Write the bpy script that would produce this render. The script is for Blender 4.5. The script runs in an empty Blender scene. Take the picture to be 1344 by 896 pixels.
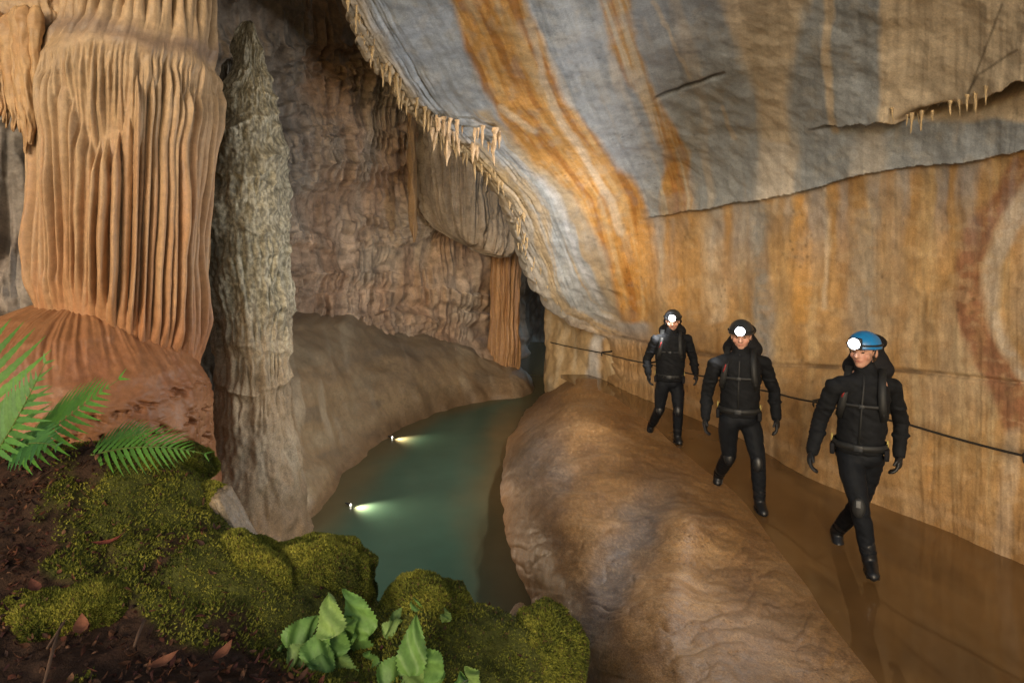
import bpy, bmesh, math, random
import numpy as np
from mathutils import Vector, Matrix, noise as mnoise
rng = np.random.default_rng(7); random.seed(7)
SC = bpy.context.scene; COL = SC.collection
# ------------------------------------------------------------------ camera geometry
CZ, F, CX, HY = 2.55, 896.0, 672.0, 310.0
def P(px, py, d): return Vector(((px-CX)/F*d, d, CZ-(py-HY)/F*d))
def PZ(px, py, z): return P(px, py, (CZ-z)*F/(py-HY))
def DZ(py, z): return (CZ-z)*F/(py-HY)
POOL_Z = -0.70
# ------------------------------------------------------------------ numpy noise
_perm = rng.permutation(256); _perm = np.concatenate([_perm, _perm, _perm])
_g = rng.normal(size=(256, 3)); _g /= np.linalg.norm(_g, axis=1)[:, None]
def pnoise(x, y, z):
    x, y, z = np.broadcast_arrays(np.asarray(x, float), np.asarray(y, float), np.asarray(z, float))
    xi, yi, zi = np.floor(x).astype(int), np.floor(y).astype(int), np.floor(z).astype(int)
    xf, yf, zf = x-xi, y-yi, z-zi
    u, v, w = [t*t*t*(t*(t*6-15)+10) for t in (xf, yf, zf)]
    xi &= 255; yi &= 255; zi &= 255
    def gr(i, j, k):
        h = _perm[_perm[_perm[(xi+i) & 255]+((yi+j) & 255)]+((zi+k) & 255)]
        g = _g[h]
        return g[..., 0]*(xf-i)+g[..., 1]*(yf-j)+g[..., 2]*(zf-k)
    L = lambda a, b, t: a+(b-a)*t
    r = L(L(L(gr(0,0,0), gr(1,0,0), u), L(gr(0,1,0), gr(1,1,0), u), v),
          L(L(gr(0,0,1), gr(1,0,1), u), L(gr(0,1,1), gr(1,1,1), u), v), w)
    return r*1.6
def fbm(x, y, z, o=4, g=0.5):
    s = 0; a = 1
    for i in range(o):
        s = s+a*pnoise(x*2**i+i*17.3, y*2**i+i*5.1, z*2**i-i*9.7); a *= g
    return s
def sstep(a, b, x):
    t = np.clip((x-a)/(b-a+1e-9), 0, 1); return t*t*(3-2*t)
def tps(cx, cy, val):
    cx, cy, val = map(lambda a: np.asarray(a, float), (cx, cy, val)); n = len(cx)
    def k(r2): return np.where(r2 > 1e-12, 0.5*r2*np.log(r2+1e-12), 0)
    A = np.zeros((n+3, n+3))
    A[:n, :n] = k((cx[:, None]-cx)**2+(cy[:, None]-cy)**2)+np.eye(n)*1e-6
    Q = np.stack([np.ones(n), cx, cy], 1); A[:n, n:] = Q; A[n:, :n] = Q.T
    w = np.linalg.solve(A, np.concatenate([val, [0, 0, 0]]))
    def f(x, y):
        r = w[n]+w[n+1]*x+w[n+2]*y
        for i in range(n): r = r+w[i]*k((x-cx[i])**2+(y-cy[i])**2)
        return r
    return f
def depth_field(pts):                    # smooth surface through (px, py, distance) measurements
    a = np.array(pts, float)
    f = tps(a[:, 0]/300, a[:, 1]/300, 1/a[:, 2])
    return lambda px, py: 1/np.clip(f(px/300, py/300), 0.03, 1.0)
# ------------------------------------------------------------------ object helpers
WLOC = {}
def tag(o, label=None, cat=None, group=None, kind=None):
    for k, v in (('label', label), ('category', cat), ('group', group), ('kind', kind)):
        if v: o[k] = v
    return o
def empty(name, loc, label, cat, group=None):
    o = bpy.data.objects.new(name, None); o.empty_display_size = 0.1
    COL.objects.link(o); o.location = loc; WLOC[o.name] = Vector(loc)
    return tag(o, label, cat, group)
def link(name, me, mat, parent=None, origin=None):
    o = bpy.data.objects.new(name, me)
    if mat and not me.materials: me.materials.append(mat)
    n = len(me.vertices); co = np.empty(n*3); me.vertices.foreach_get('co', co); co = co.reshape(-1, 3)
    if origin is None:
        origin = (co[:, 0].mean(), co[:, 1].mean(), co[:, 2].min())
    origin = Vector(origin)
    me.transform(Matrix.Translation(-origin))
    COL.objects.link(o)
    WLOC[o.name] = origin
    if parent:
        o.parent = parent; o.location = origin-WLOC[parent.name]
    else: o.location = origin
    return o
def mesh_np(name, V, faces, col=None, uv=None, smooth=True):
    """V (n,3), faces (m,k) int"""
    me = bpy.data.meshes.new(name); V = np.asarray(V, np.float32); faces = np.asarray(faces, np.int32)
    m, k = faces.shape
    me.vertices.add(len(V)); me.vertices.foreach_set('co', V.ravel())
    me.loops.add(m*k); me.loops.foreach_set('vertex_index', faces.ravel())
    me.polygons.add(m); me.polygons.foreach_set('loop_start', np.arange(0, m*k, k, dtype=np.int32))
    me.polygons.foreach_set('use_smooth', np.full(m, smooth))
    if col is not None:
        a = me.color_attributes.new('Col', 'FLOAT_COLOR', 'POINT')
        c = np.ones((len(V), 4), np.float32); c[:, :3] = col; a.data.foreach_set('color', c.ravel())
    if uv is not None:
        u = me.uv_layers.new(name='UVMap'); u.data.foreach_set('uv', np.asarray(uv, np.float32)[faces.ravel()].ravel())
    me.update(calc_edges=True); return me
def grid_faces(m, n, wrap=False, mask=None):
    i = np.arange(m*n).reshape(m, n)
    if wrap: i = np.concatenate([i, i[:, :1]], 1)
    f = np.stack([i[:-1, :-1], i[1:, :-1], i[1:, 1:], i[:-1, 1:]], -1)
    if mask is not None: return f[mask]
    return f.reshape(-1, 4)
def grid_normals(G, toward=None):
    a = np.gradient(G, axis=0); b = np.gradient(G, axis=1)
    n = np.cross(a, b); n /= np.linalg.norm(n, axis=-1, keepdims=True)+1e-9
    if toward is not None:
        s = np.sign(((np.asarray(toward)-G)*n).sum(-1, keepdims=True)); s[s == 0] = 1; n = n*s
    return n
def img_points(px, py, d): return np.stack([(px-CX)/F*d, d, CZ-(py-HY)/F*d], -1)
CAMP = np.array([0, 0, CZ])
# ------------------------------------------------------------------ materials
class NT:
    def __init__(s, name):
        s.m = bpy.data.materials.new(name); s.m.use_nodes = True; s.t = s.m.node_tree
        s.b = s.t.nodes['Principled BSDF']
    def n(s, t, **kw):
        x = s.t.nodes.new(t)
        for k, v in kw.items():
            if k in x.inputs.keys() if isinstance(k, str) else False: x.inputs[k].default_value = v
            else: setattr(x, k, v)
        return x
    def l(s, a, b): s.t.links.new(a, b)
    def noise(s, vec, scale, detail=6, rough=0.6):
        x = s.n('ShaderNodeTexNoise'); x.inputs['Scale'].default_value = scale
        x.inputs['Detail'].default_value = detail; x.inputs['Roughness'].default_value = rough
        if vec: s.l(vec, x.inputs['Vector'])
        return x.outputs['Fac']
    def rng(s, v, a, b, c, d):
        x = s.n('ShaderNodeMapRange'); s.l(v, x.inputs[0])
        for i, q in enumerate((a, b, c, d)): x.inputs[i+1].default_value = q
        return x.outputs[0]
    def mul(s, col, fac):
        x = s.n('ShaderNodeVectorMath', operation='SCALE'); s.l(col, x.inputs[0]); s.l(fac, x.inputs['Scale']); return x.outputs[0]
    def math(s, op, a, b):
        x = s.n('ShaderNodeMath', operation=op)
        for i, q in enumerate((a, b)):
            if isinstance(q, (int, float)): x.inputs[i].default_value = q
            else: s.l(q, x.inputs[i])
        return x.outputs[0]
    def mix(s, fac, a, b):
        x = s.n('ShaderNodeMix', data_type='RGBA'); s.l(fac, x.inputs[0])
        for i, q in ((6, a), (7, b)):
            if isinstance(q, tuple): x.inputs[i].default_value = (*q, 1)
            else: s.l(q, x.inputs[i])
        return x.outputs[2]
    def bump(s, h, strength, dist):
        x = s.n('ShaderNodeBump'); x.inputs['Strength'].default_value = strength; x.inputs['Distance'].default_value = dist
        s.l(h, x.inputs['Height']); s.l(x.outputs[0], s.b.inputs['Normal'])
def rock_mat(name, rough=0.55, bump=0.6, dist=0.03, s1=1.5, s2=14, s3=70, var=(0.72, 1.25), streak=0, spec=0.4, speck=(0.8, 1.15), pits=0):
    t = NT(name); tc = t.n('ShaderNodeTexCoord'); ob = tc.outputs['Object']
    at = t.n('ShaderNodeAttribute'); at.attribute_name = 'Col'; c = at.outputs['Color']
    big = t.noise(ob, s1, 5); mid = t.noise(ob, s2, 8, 0.65); fine = t.noise(ob, s3, 4, 0.7)
    c = t.mul(c, t.rng(big, 0.3, 0.7, *var)); c = t.mul(c, t.rng(mid, 0.3, 0.7, 0.78, 1.2)); c = t.mul(c, t.rng(fine, 0.3, 0.7, *speck))
    h = t.math('ADD', t.math('MULTIPLY', mid, 0.7), t.math('MULTIPLY', fine, 0.22))
    if pits:
        v = t.n('ShaderNodeTexVoronoi'); v.inputs['Scale'].default_value = pits; v.inputs['Randomness'].default_value = 1; t.l(ob, v.inputs['Vector'])
        gate = t.rng(t.noise(ob, pits*.13, 4), .52, .66, 0, 1)
        pit = t.math('MULTIPLY', t.rng(v.outputs['Distance'], .08, .34, 1, 0), gate)
        h = t.math('SUBTRACT', h, t.math('MULTIPLY', pit, .5)); c = t.mul(c, t.rng(pit, 0, 1, 1, .62))
        vein = t.noise(ob, pits*.035, 9, .7)
        if pits < 20: vein = t.math('MULTIPLY', vein, 0)
        cr = t.rng(t.math('ABSOLUTE', t.math('SUBTRACT', vein, .5), 0), 0, .006, 1, 0)
        cr = t.math('MULTIPLY', cr, t.rng(t.noise(ob, .9, 3), .5, .62, 0, 1)); h = t.math('SUBTRACT', h, t.math('MULTIPLY', cr, .5)); c = t.mul(c, t.rng(cr, 0, 1, 1, .5))
    if streak:
        mp = t.n('ShaderNodeMapping'); t.l(tc.outputs['UV'], mp.inputs['Vector']); mp.inputs['Scale'].default_value = (7, 0.45, 1)
        st = t.noise(mp.outputs[0], 3.0, 7, 0.65)
        mp2 = t.n('ShaderNodeMapping'); t.l(tc.outputs['UV'], mp2.inputs['Vector']); mp2.inputs['Scale'].default_value = (2.2, 0.25, 1)
        st2 = t.noise(mp2.outputs[0], 1.7, 5, 0.6)
        c = t.mul(c, t.rng(st, 0.3, 0.7, 1-0.35*streak, 1+0.3*streak))
        f = t.rng(st2, 0.55, 0.72, 0, 0.35*streak)
        c = t.mix(f, c, (0.42, 0.36, 0.28))
        h = t.math('ADD', h, t.math('MULTIPLY', st, 0.5))
    t.l(c, t.b.inputs['Base Color']); t.bump(h, bump, dist)
    t.l(t.rng(mid, 0.3, 0.7, rough-0.15, rough+0.2), t.b.inputs['Roughness'])
    t.b.inputs['Specular IOR Level'].default_value = spec
    return t.m
def plain(name, col, rough=0.6, var=0.25, scale=30, bump=0.0, spec=0.4, emit=None, metal=0, trans=0):
    t = NT(name); ob = t.n('ShaderNodeTexCoord').outputs['Object']
    nz = t.noise(ob, scale, 5)
    rgb = t.n('ShaderNodeRGB'); rgb.outputs[0].default_value = (*col, 1)
    t.l(t.mul(rgb.outputs[0], t.rng(nz, 0.3, 0.7, 1-var, 1+var)), t.b.inputs['Base Color'])
    t.b.inputs['Roughness'].default_value = rough; t.b.inputs['Specular IOR Level'].default_value = spec; t.b.inputs['Metallic'].default_value = metal
    if bump: t.bump(nz, bump, 0.01)
    if emit: t.b.inputs['Emission Color'].default_value = (*emit[0], 1); t.b.inputs['Emission Strength'].default_value = emit[1]
    return t.m
def attr_mat(name, rough=0.6, var=0.25, scale=40, spec=0.3, trans=0.0, bump=0.3):
    t = NT(name); ob = t.n('ShaderNodeTexCoord').outputs['Object']
    at = t.n('ShaderNodeAttribute'); at.attribute_name = 'Col'
    nz = t.noise(ob, scale, 5)
    c = t.mul(at.outputs['Color'], t.rng(nz, 0.3, 0.7, 1-var, 1+var))
    t.l(c, t.b.inputs['Base Color']); t.b.inputs['Roughness'].default_value = rough; t.b.inputs['Specular IOR Level'].default_value = spec
    if bump: t.bump(nz, bump, 0.006)
    if trans:
        tr = t.n('ShaderNodeBsdfTranslucent'); t.l(c, tr.inputs[0]); ms = t.n('ShaderNodeMixShader'); ms.inputs[0].default_value = trans
        t.l(t.b.outputs[0], ms.inputs[1]); t.l(tr.outputs[0], ms.inputs[2]); t.l(ms.outputs[0], t.t.nodes['Material Output'].inputs['Surface'])
    return t.m
M_wall = rock_mat('streaked_limestone', 0.5, 0.22, 0.015, streak=0.22, s2=10, var=(.82, 1.18), speck=(.78, 1.2), pits=11)
M_back = rock_mat('flowstone_rock', 0.55, 0.5, 0.04, s2=6, s3=35, streak=0.0, pits=9)
M_bank = rock_mat('scalloped_rock', 0.45, 0.55, 0.015, s2=16, s3=110, speck=(0.5, 1.45), var=(.8, 1.2), pits=26)
M_col = rock_mat('orange_calcite', 0.5, 0.35, 0.02, s2=16, s3=90, var=(0.85, 1.12), speck=(0.88, 1.1))
M_stal = rock_mat('grey_calcite', 0.65, 0.7, 0.018, s2=22, s3=75, speck=(0.6, 1.35))
M_tite = rock_mat('cream_calcite', 0.5, 0.5, 0.01, s1=3, s2=30)
M_earth = rock_mat('forest_soil', 0.85, 0.9, 0.02, s2=25, s3=110, spec=0.15)
M_moss = attr_mat('moss', 0.85, 0.3, 60, 0.1)
M_leaf = attr_mat('green_leaf', 0.5, 0.18, 50, 0.35, 0.25)
M_dead = attr_mat('dead_leaf', 0.75, 0.3, 60, 0.2, 0.1)
M_skin = attr_mat('skin', 0.5, 0.08, 60, 0.35, 0, 0.05)
M_suit = plain('black_neoprene', (0.0075, 0.0085, 0.0105), 0.8, 0.35, 18, 0, 0.15)
M_pant = plain('black_trousers', (0.0065, 0.008, 0.011), 0.7, 0.3, 22, 0, 0.15)
M_glove = plain('black_rubber', (0.007, 0.008, 0.010), 0.5, 0.3, 40)
M_boot = plain('boot_rubber', (0.008, 0.009, 0.011), 0.4, 0.3, 30)
M_sole = plain('grey_sole', (0.10, 0.10, 0.10), 0.6)
M_pack = plain('black_nylon', (0.008, 0.008, 0.010), 0.75, 0.3, 50, 0, 0.2)
M_strap = plain('grey_webbing', (0.011, 0.012, 0.013), 0.6, 0.3, 90)
M_red = plain('red_cord', (0.25, 0.02, 0.02), 0.6)
M_yel = plain('yellow_gear', (0.35, 0.28, 0.08), 0.5)
M_met = plain('steel', (0.35, 0.35, 0.35), 0.35, metal=0.8)
M_blue = plain('blue_shell', (0.008, 0.16, 0.42), 0.35, 0.12, 20, spec=0.5)
M_dark = plain('dark_shell', (0.02, 0.024, 0.03), 0.4)
M_lens = plain('lit_lens', (0.9, 0.9, 0.9), 0.3, emit=((0.93, 0.96, 1.0), 22))
M_plens = plain('lit_torch_lens', (0.9, 0.9, 0.8), 0.3, emit=((1.0, 0.95, 0.8), 7))
M_rope = plain('dark_rope', (0.02, 0.017, 0.014), 0.7, 0.3, 80)
M_eye = plain('eye', (0.03, 0.02, 0.015), 0.2)
M_hair = plain('brown_hair', (0.035, 0.02, 0.012), 0.6)
def water_mat(name, rough, wave, spec=0.5):
    t = NT(name); ob = t.n('ShaderNodeTexCoord').outputs['Object']
    at = t.n('ShaderNodeAttribute'); at.attribute_name = 'Col'
    nz = t.noise(ob, 0.9, 3); nz2 = t.noise(ob, 4.0, 3)
    t.l(t.mul(at.outputs['Color'], t.rng(nz, 0.3, 0.7, 0.85, 1.15)), t.b.inputs['Base Color'])
    t.b.inputs['Roughness'].default_value = rough; t.b.inputs['IOR'].default_value = 1.33; t.b.inputs['Specular IOR Level'].default_value = spec
    t.bump(t.math('ADD', nz, t.math('MULTIPLY', nz2, 0.15)), wave, 0.03); return t.m
M_pool = water_mat('green_pool_water', 0.2, 0.08, .3)
M_stream = water_mat('brown_stream_water', 0.05, 0.05, .75)
# ------------------------------------------------------------------ right wall and ceiling
E_PY = [-420, 0, 60, 100, 150, 190, 230, 280, 330, 380, 410, 432, 445, 470, 900]
E_PX = [330, 450, 474, 500, 545, 590, 640, 668, 684, 706, 730, 768, 800, 812, 830]
wall_pts = [(330,-420,3.6),(700,-420,3.8),(1100,-420,3.5),(1500,-420,2.8),(1900,-420,2.3),
 (450,0,6.0),(600,0,5.9),(700,0,5.8),(850,0,5.9),(1000,0,5.6),(1200,0,5.0),(1344,0,4.5),(1500,0,4.0),(1850,0,3.3),
 (545,150,8.3),(700,150,7.8),(850,150,7.9),(1000,150,7.0),(1200,150,5.85),(1344,130,5.05),(1500,130,4.4),
 (590,190,9.0),(640,230,9.5),(720,260,9.5),(690,340,10.9),(760,340,10.5),(730,410,11.7),(790,440,12.0),
 (850,285,10.0),(1000,262,8.1),(1130,230,6.75),(1200,215,6.3),(1344,195,5.35),(1500,180,4.75),
 (850,400,10.5),(1000,400,8.3),(1130,400,7.0),(1250,400,6.05),(1344,400,5.5),(1500,400,4.9),(1850,400,4.0),
 (830,500,11.2),(850,525,10.6),(940,560,9.14),(1060,625,7.25),(1200,680,6.17),(1344,740,5.31),(1600,830,4.39),(1850,900,3.9),
 (850,680,10.5),(1060,760,7.2),(1344,880,5.3)]
dw = depth_field(wall_pts)
CR_PX = [600, 870, 960, 1060, 1130, 1200, 1270, 1344, 1900]; CR_PY = [330, 282, 268, 250, 226, 215, 212, 196, 160]
FL_PY = [-420, 0, 130, 260, 400, 900]
FL = np.array([[330,450,530,655,722,790],[520,640,700,795,830,850],[740,808,850,890,900,905],[980,1005,1012,1020,1022,1022],[1160]*6,[1900]*6], float)
FS = np.array([0, 2.0, 3.6, 5.0, 6.4, 14.0])
def flow_s(px, py):
    rows = [np.interp(py, FL_PY, l) for l in FL]; out = np.zeros_like(px)
    for i in range(5):
        a, b = rows[i], rows[i+1]; t = (px-a)/(b-a)
        m = (t >= 0 if i else t > -9) & (t < 1 if i < 4 else t < 9)
        out = np.where(m, FS[i]+t*(FS[i+1]-FS[i]), out)
    return out
def band(px, py, rows, feather=6):
    r = np.array(rows, float); l = np.interp(py, r[:, 0], r[:, 1]); R = np.interp(py, r[:, 0], r[:, 2])
    return sstep(l-feather, l+feather, px)*(1-sstep(R-feather, R+feather, px))*sstep(r[0, 0]-8, r[0, 0], py)*(1-sstep(r[-1, 0], r[-1, 0]+8, py))
def line_mask(px, py, pts, w):
    d = np.full(px.shape, 1e9)
    for (x0, y0), (x1, y1) in zip(pts[:-1], pts[1:]):
        dx, dy = x1-x0, y1-y0; t = np.clip(((px-x0)*dx+(py-y0)*dy)/(dx*dx+dy*dy), 0, 1)
        d = np.minimum(d, np.hypot(px-x0-t*dx, py-y0-t*dy))
    return 1-sstep(w*0.3, w, d)
GREY, GREYD, OCH, ORA, PALE, WHITE = [np.array(c) for c in ((.315,.355,.405), (.23,.265,.31), (.40,.25,.11), (.46,.25,.075), (.56,.48,.37), (.62,.62,.62))]
def lay(c, m, col): return c*(1-m[..., None])+np.asarray(col)*m[..., None]
def wall_color(px0, py0):
    s = flow_s(px0, py0)
    wx = fbm(px0/60, py0/120, 0.3, 4)*7+fbm(px0/14, py0/40, 5, 3)*2.5; wy = fbm(px0/90, py0/90, 8, 3)*8
    px, py = px0+wx, py0+wy
    crk = np.interp(px, CR_PX, CR_PY)
    c = np.zeros(px.shape+(3,))+GREY
    st = fbm(s*7, py/260, 1.7, 5, .6); c = lay(c, sstep(.1, .9, st)*.5, GREYD); c = lay(c, sstep(.25, .9, fbm(s*4, py/200, 31, 4))*.4, PALE)
    e = px0-np.interp(py0, E_PY, E_PX)
    c = lay(c, band(px, py, [(-420,480,640),(0,500,590),(100,522,600),(150,560,612),(195,600,626)]), GREY*1.0)
    # pale veined belt beneath the orange one
    vb = band(px, py, [(150,612,640),(190,618,690),(230,640,735),(270,662,770),(320,684,795),(380,704,812),(440,735,815)], 8)
    vs = fbm((px-np.interp(py, E_PY, E_PX))/16, py/300, 4.4, 4)
    vc = np.zeros(c.shape)+np.array((.34,.37,.40)); vc = lay(vc, sstep(-.05, .35, vs), (.46,.485,.53)); vc = lay(vc, sstep(.15, .6, -vs), (.40,.32,.22))
    vc = lay(vc, band(px, py, [(190,670,735),(260,730,790),(330,770,812),(420,800,830)], 10)*.8, (.38,.30,.20))
    c = c*(1-vb[..., None])+vc*vb[..., None]
    # broad orange belt
    ob = band(px, py, [(-420,500,640),(0,588,690),(70,610,718),(130,640,745),(180,672,785),(230,722,826),(270,760,848),(330,792,862),(420,815,866)], 7)
    os_ = fbm(s*5, py/160, 9.1, 5, .6)
    oc = np.zeros(c.shape)+ORA; oc = lay(oc, sstep(0, .6, os_), (.33,.15,.035)); oc = lay(oc, sstep(.05, .7, -os_), (.50,.33,.15))
    c = c*(1-ob[..., None])+oc*ob[..., None]
    c = lay(c, line_mask(px, py, [(694,30),(712,100),(740,160),(775,215),(805,265),(818,300)], 9)*.8, (.55,.45,.33))
    c = lay(c, line_mask(px, py, [(655,140),(680,160),(700,172)], 6)*.6, (.6,.5,.36))
    # gold rim
    c = lay(c, (1-sstep(16, 40, e+wx*1.5))*sstep(-500, 300, py)*(1-sstep(200, 330, py)*.6), (.40,.29,.15))
    # narrow orange belt, cream fan and the thin cream lines
    nb = band(px, py, [(-420,700,760),(0,788,832),(60,802,838),(130,835,862),(200,866,900),(282,872,916)], 5)
    nc = np.zeros(c.shape)+np.array((.44,.26,.09)); q = fbm(s*14, py/200, 3, 4); nc = lay(nc, sstep(0, .5, q), (.52,.43,.30)); nc = lay(nc, sstep(.1, .6, -q), (.36,.17,.05))
    nb = nb*(.6+.4*sstep(-.3, .4, fbm(px/40, py/50, 71, 4))); ob2 = fbm(px0/30, py0/30, 72, 5, .6); c = lay(c, sstep(.1, .7, ob2)*.28, (.36,.33,.27)); c = lay(c, sstep(.15, .7, -ob2)*.25, (.20,.22,.24)); c = c*(1-nb[..., None])+nc*nb[..., None]
    c = lay(c, band(px, py, [(-420,900,1090),(0,945,1062),(60,968,1044),(130,994,1032),(200,1004,1046),(262,998,1044)], 9)*.9, PALE)
    c = lay(c, band(px, py, [(190,1000,1040),(275,990,1045)], 14)*.6, WHITE)
    c = lay(c, band(px, py, [(-420,1070,1090),(0,1079,1093),(100,1084,1095),(170,1093,1103)], 3)*.9, PALE)
    c = lay(c, line_mask(px, py, [(860,0),(885,60),(900,104)], 4)*.6, PALE); c = lay(c, line_mask(px, py, [(946,140),(962,185)], 5)*.6, PALE)
    c = lay(c, band(px, py, [(-420,1140,1900),(0,1158,1900),(100,1156,1900),(158,1160,1900)], 5), PALE*.98)
    c = lay(c, band(px, py, [(160,1130,1160),(235,1112,1165)], 10)*.7, (.5,.48,.45))
    c = lay(c, line_mask(px0, py0, [(862,128),(905,115),(950,96)], 3)*.8, (.07,.07,.07))
    c = lay(c, line_mask(px0, py0, [(1062,170),(1110,162),(1165,150)], 3)*.6, (.07,.065,.06))
    c = lay(c, line_mask(px0, py0, [(1320,0),(1290,80),(1275,120)], 2.5)*.6, (.1,.08,.06)); c = lay(c, line_mask(px0, py0, [(1344,55),(1290,90),(1275,115)], 2.5)*.6, (.1,.08,.06))
    # ochre wall below the bedding crack
    lo = sstep(crk-2, crk+5, py0+wy*.3)*sstep(838, 866, px)
    lo = np.maximum(lo, sstep(400, 470, py))
    l = np.zeros(c.shape)+OCH
    v = fbm(px/26, py/420, 2.2, 5, .6); v2 = fbm(px/80, py/300, 12, 3)
    l = lay(l, sstep(.05, .8, v)*.7, (.45,.33,.18)); l = lay(l, sstep(.1, .8, -v)*.55, (.36,.19,.06)); l = lay(l, sstep(.2, .8, v2)*.5, (.36,.30,.22))
    l = lay(l, band(px, py, [(270,982,1012),(340,988,1010),(430,985,1016),(470,990,1012)], 8)*.85, (.27,.27,.26))
    l = lay(l, band(px, py, [(280,1118,1150),(420,1108,1148),(480,1112,1140)], 10)*.6, (.29,.27,.24))
    l = lay(l, band(px, py, [(240,1036,1062),(420,1040,1060)], 9)*.6, (.50,.27,.07)); l = lay(l, band(px, py, [(255,1074,1084),(400,1078,1086)], 4)*.6, PALE)
    l = lay(l, band(px, py, [(282,915,940),(420,930,950)], 8)*.6, PALE); l = lay(l, band(px, py, [(282,868,890),(420,880,905)], 6)*.6, (.45,.24,.06))
    l = lay(l, band(px, py, [(215,1326,1372),(250,1306,1345),(300,1270,1304),(350,1254,1288),(400,1256,1292),(450,1270,1308),(500,1292,1338),(560,1320,1365)], 7)*.9, (.235,.105,.055))
    l = lay(l, band(px, py, [(230,1350,1420),(300,1308,1340),(350,1290,1312),(400,1293,1314),(450,1309,1328),(500,1338,1352)], 7)*.8, (.44,.38,.31))
    l = lay(l, band(px, py, [(250,1390,1480),(330,1345,1420),(420,1340,1400),(500,1365,1420)], 14)*.6, (.40,.33,.25))
    l = lay(l, band(px, py, [(560,1322,1344),(640,1318,1336),(740,1296,1322)], 6)*.6, (.45,.38,.29))
    hl = np.interp(px, [800,1000,1180,1344,1900], [440,478,485,503,560])
    l = lay(l, (1-sstep(1.5, 4, np.abs(py0-hl+wy*.3)))*sstep(-.3, .2, fbm(px/50, 1, 3, 2))*.75, (.11,.07,.04))
    l = lay(l, sstep(.0, .7, fbm(px0/26, py0/22, 91, 5, .6))*.45, (.34,.21,.10)); l = lay(l, sstep(.1, .7, fbm(px0/32, py0/18, 93, 5, .6))*.4, (.46,.34,.20))
    l = lay(l, (.65*(1-sstep(0, 150, py-crk)))*sstep(-.35, .45, fbm(px/30, py/260, 55, 3)), c)
    base = np.interp(px, [760,850,940,1060,1200,1344,1600], [488,525,560,625,680,740,830])
    wet = sstep(-150, -5, py-base); l = lay(l, wet*.45, (.22,.115,.045))
    l = lay(l, (1-sstep(2, 9, np.abs(py-base+22)))*.5, (.40,.27,.15))
    l = lay(l, sstep(.3, .8, fbm(px/70, py/50, 77, 4))*.35, (.27,.18,.10))
    c = c*(1-lo[..., None])+l*lo[..., None]
    return c, s
def build_wall():
    py = np.concatenate([np.linspace(-420, -12, 50, endpoint=False), np.linspace(-12, 780, 560, endpoint=False), np.linspace(780, 1080, 40)])
    s = np.concatenate([np.linspace(0, 1, 600, endpoint=False), np.linspace(1, 2, 50)])
    PY = np.repeat(py[:, None], len(s), 1); e = np.interp(PY, E_PY, E_PX)
    e = e+fbm(PY/16, 0*PY, 3.3, 3)*7
    PX = np.where(s[None] <= 1, e+(1370-e)*np.minimum(s, 1)[None], 1370+(s[None]-1)*530)
    d = dw(PX, PY); G = img_points(PX, PY, d); N = grid_normals(G, CAMP)
    crk = np.interp(PX, CR_PX, CR_PY)+fbm(PX/40, 2, 1, 3)*3; dy = PY-crk
    on = sstep(835, 880, PX)
    h = np.where(dy < 0, np.exp(np.minimum(dy, 0)/35)*.045*(.55+.9*np.clip(fbm(PX/70, 3, 9, 2)+.3, 0, 1)), -.015*np.exp(-np.maximum(dy, 0)/60))*on
    h = h+fbm(G[..., 0]*.6, G[..., 1]*.6, G[..., 2]*.6, 4)*.06+fbm(G[..., 0]*4, G[..., 1]*4, G[..., 2]*4, 4)*.010
    sfl = flow_s(PX, PY)
    h = h+fbm(sfl*2, PY/300, 6, 3)*.03*sstep(300, 0, PY)+fbm(sfl*9, PY/200, 16, 3)*.004
    # ragged flow curtains near the rim
    ee = PX-e; rim = 1-sstep(10, 75, ee)
    rib = 1-np.abs(fbm(sfl*16, PY/90, 4, 3)); h = h+rim*(rib-.6)*.06
    # raised veined belt folds
    vb = band(PX, PY, [(150,612,640),(190,618,690),(270,662,770),(380,704,812),(440,735,815)], 10)
    h = h+vb*fbm((PX-e)/30, PY/260, 4.4, 2)*.05
    # secondary ledge on the right with the dark recess
    l2 = np.interp(PX, [1040,1165,1200,1250,1344,1600], [172,150,158,142,96,20])+fbm(PX/18, 7, 1, 2)*4; dy2 = PY-l2
    on2 = sstep(1050, 1180, PX)
    h = h+np.where(dy2 < 0, np.exp(np.minimum(dy2, 0)/40)*.10, -.04*np.exp(-np.maximum(dy2, 0)/30))*on2
    hole = np.exp(-((PX-1222)/30)**2-((PY-146-(1222-PX)*.22)/8)**2)+.8*np.exp(-((PX-1310)/50)**2-((PY-128-(1310-PX)*.42)/6)**2)
    h = h-hole*.32
    hl = np.interp(PX, [800,1000,1180,1344,1900], [440,478,485,503,560])
    h = h-np.exp(-((PY-hl)/3)**2)*.03
    h = h-np.exp(-((PY-130+(PX-862)*.36)/2.5)**2)*.03*sstep(855, 865, PX)*(1-sstep(940, 955, PX))
    G = G+N*h[..., None]
    c, sf = wall_color(PX, PY)
    uv = np.stack([sf, PY/60], -1)
    # curl the rim back into the roof so it has thickness
    k = 14; back = []
    for i in range(k, 0, -1):
        t = i/k; g = G[:, 0].copy(); g[:, 1] += 1.6*t**1.2; g[:, 0] -= 0.10*math.sin(t*3); g[:, 2] += .55*t*t; back.append(g)
    G2 = np.concatenate([np.stack(back, 1), G], 1); c2 = np.concatenate([np.repeat(c[:, :1], k, 1), c], 1); uv2 = np.concatenate([np.repeat(uv[:, :1], k, 1), uv], 1)
    m, n = G2.shape[:2]
    ti = int(np.searchsorted(py, 215))
    def part(name, a, b):
        return link(name, mesh_np(name, G2[a:b].reshape(-1, 3), grid_faces(b-a, n), c2[a:b].reshape(-1, 3), uv2[a:b].reshape(-1, 2)), M_wall, origin=(2, 6, 0))
    return tag(part('cave_wall', 0, m), kind='structure'), G, PX, PY
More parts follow.
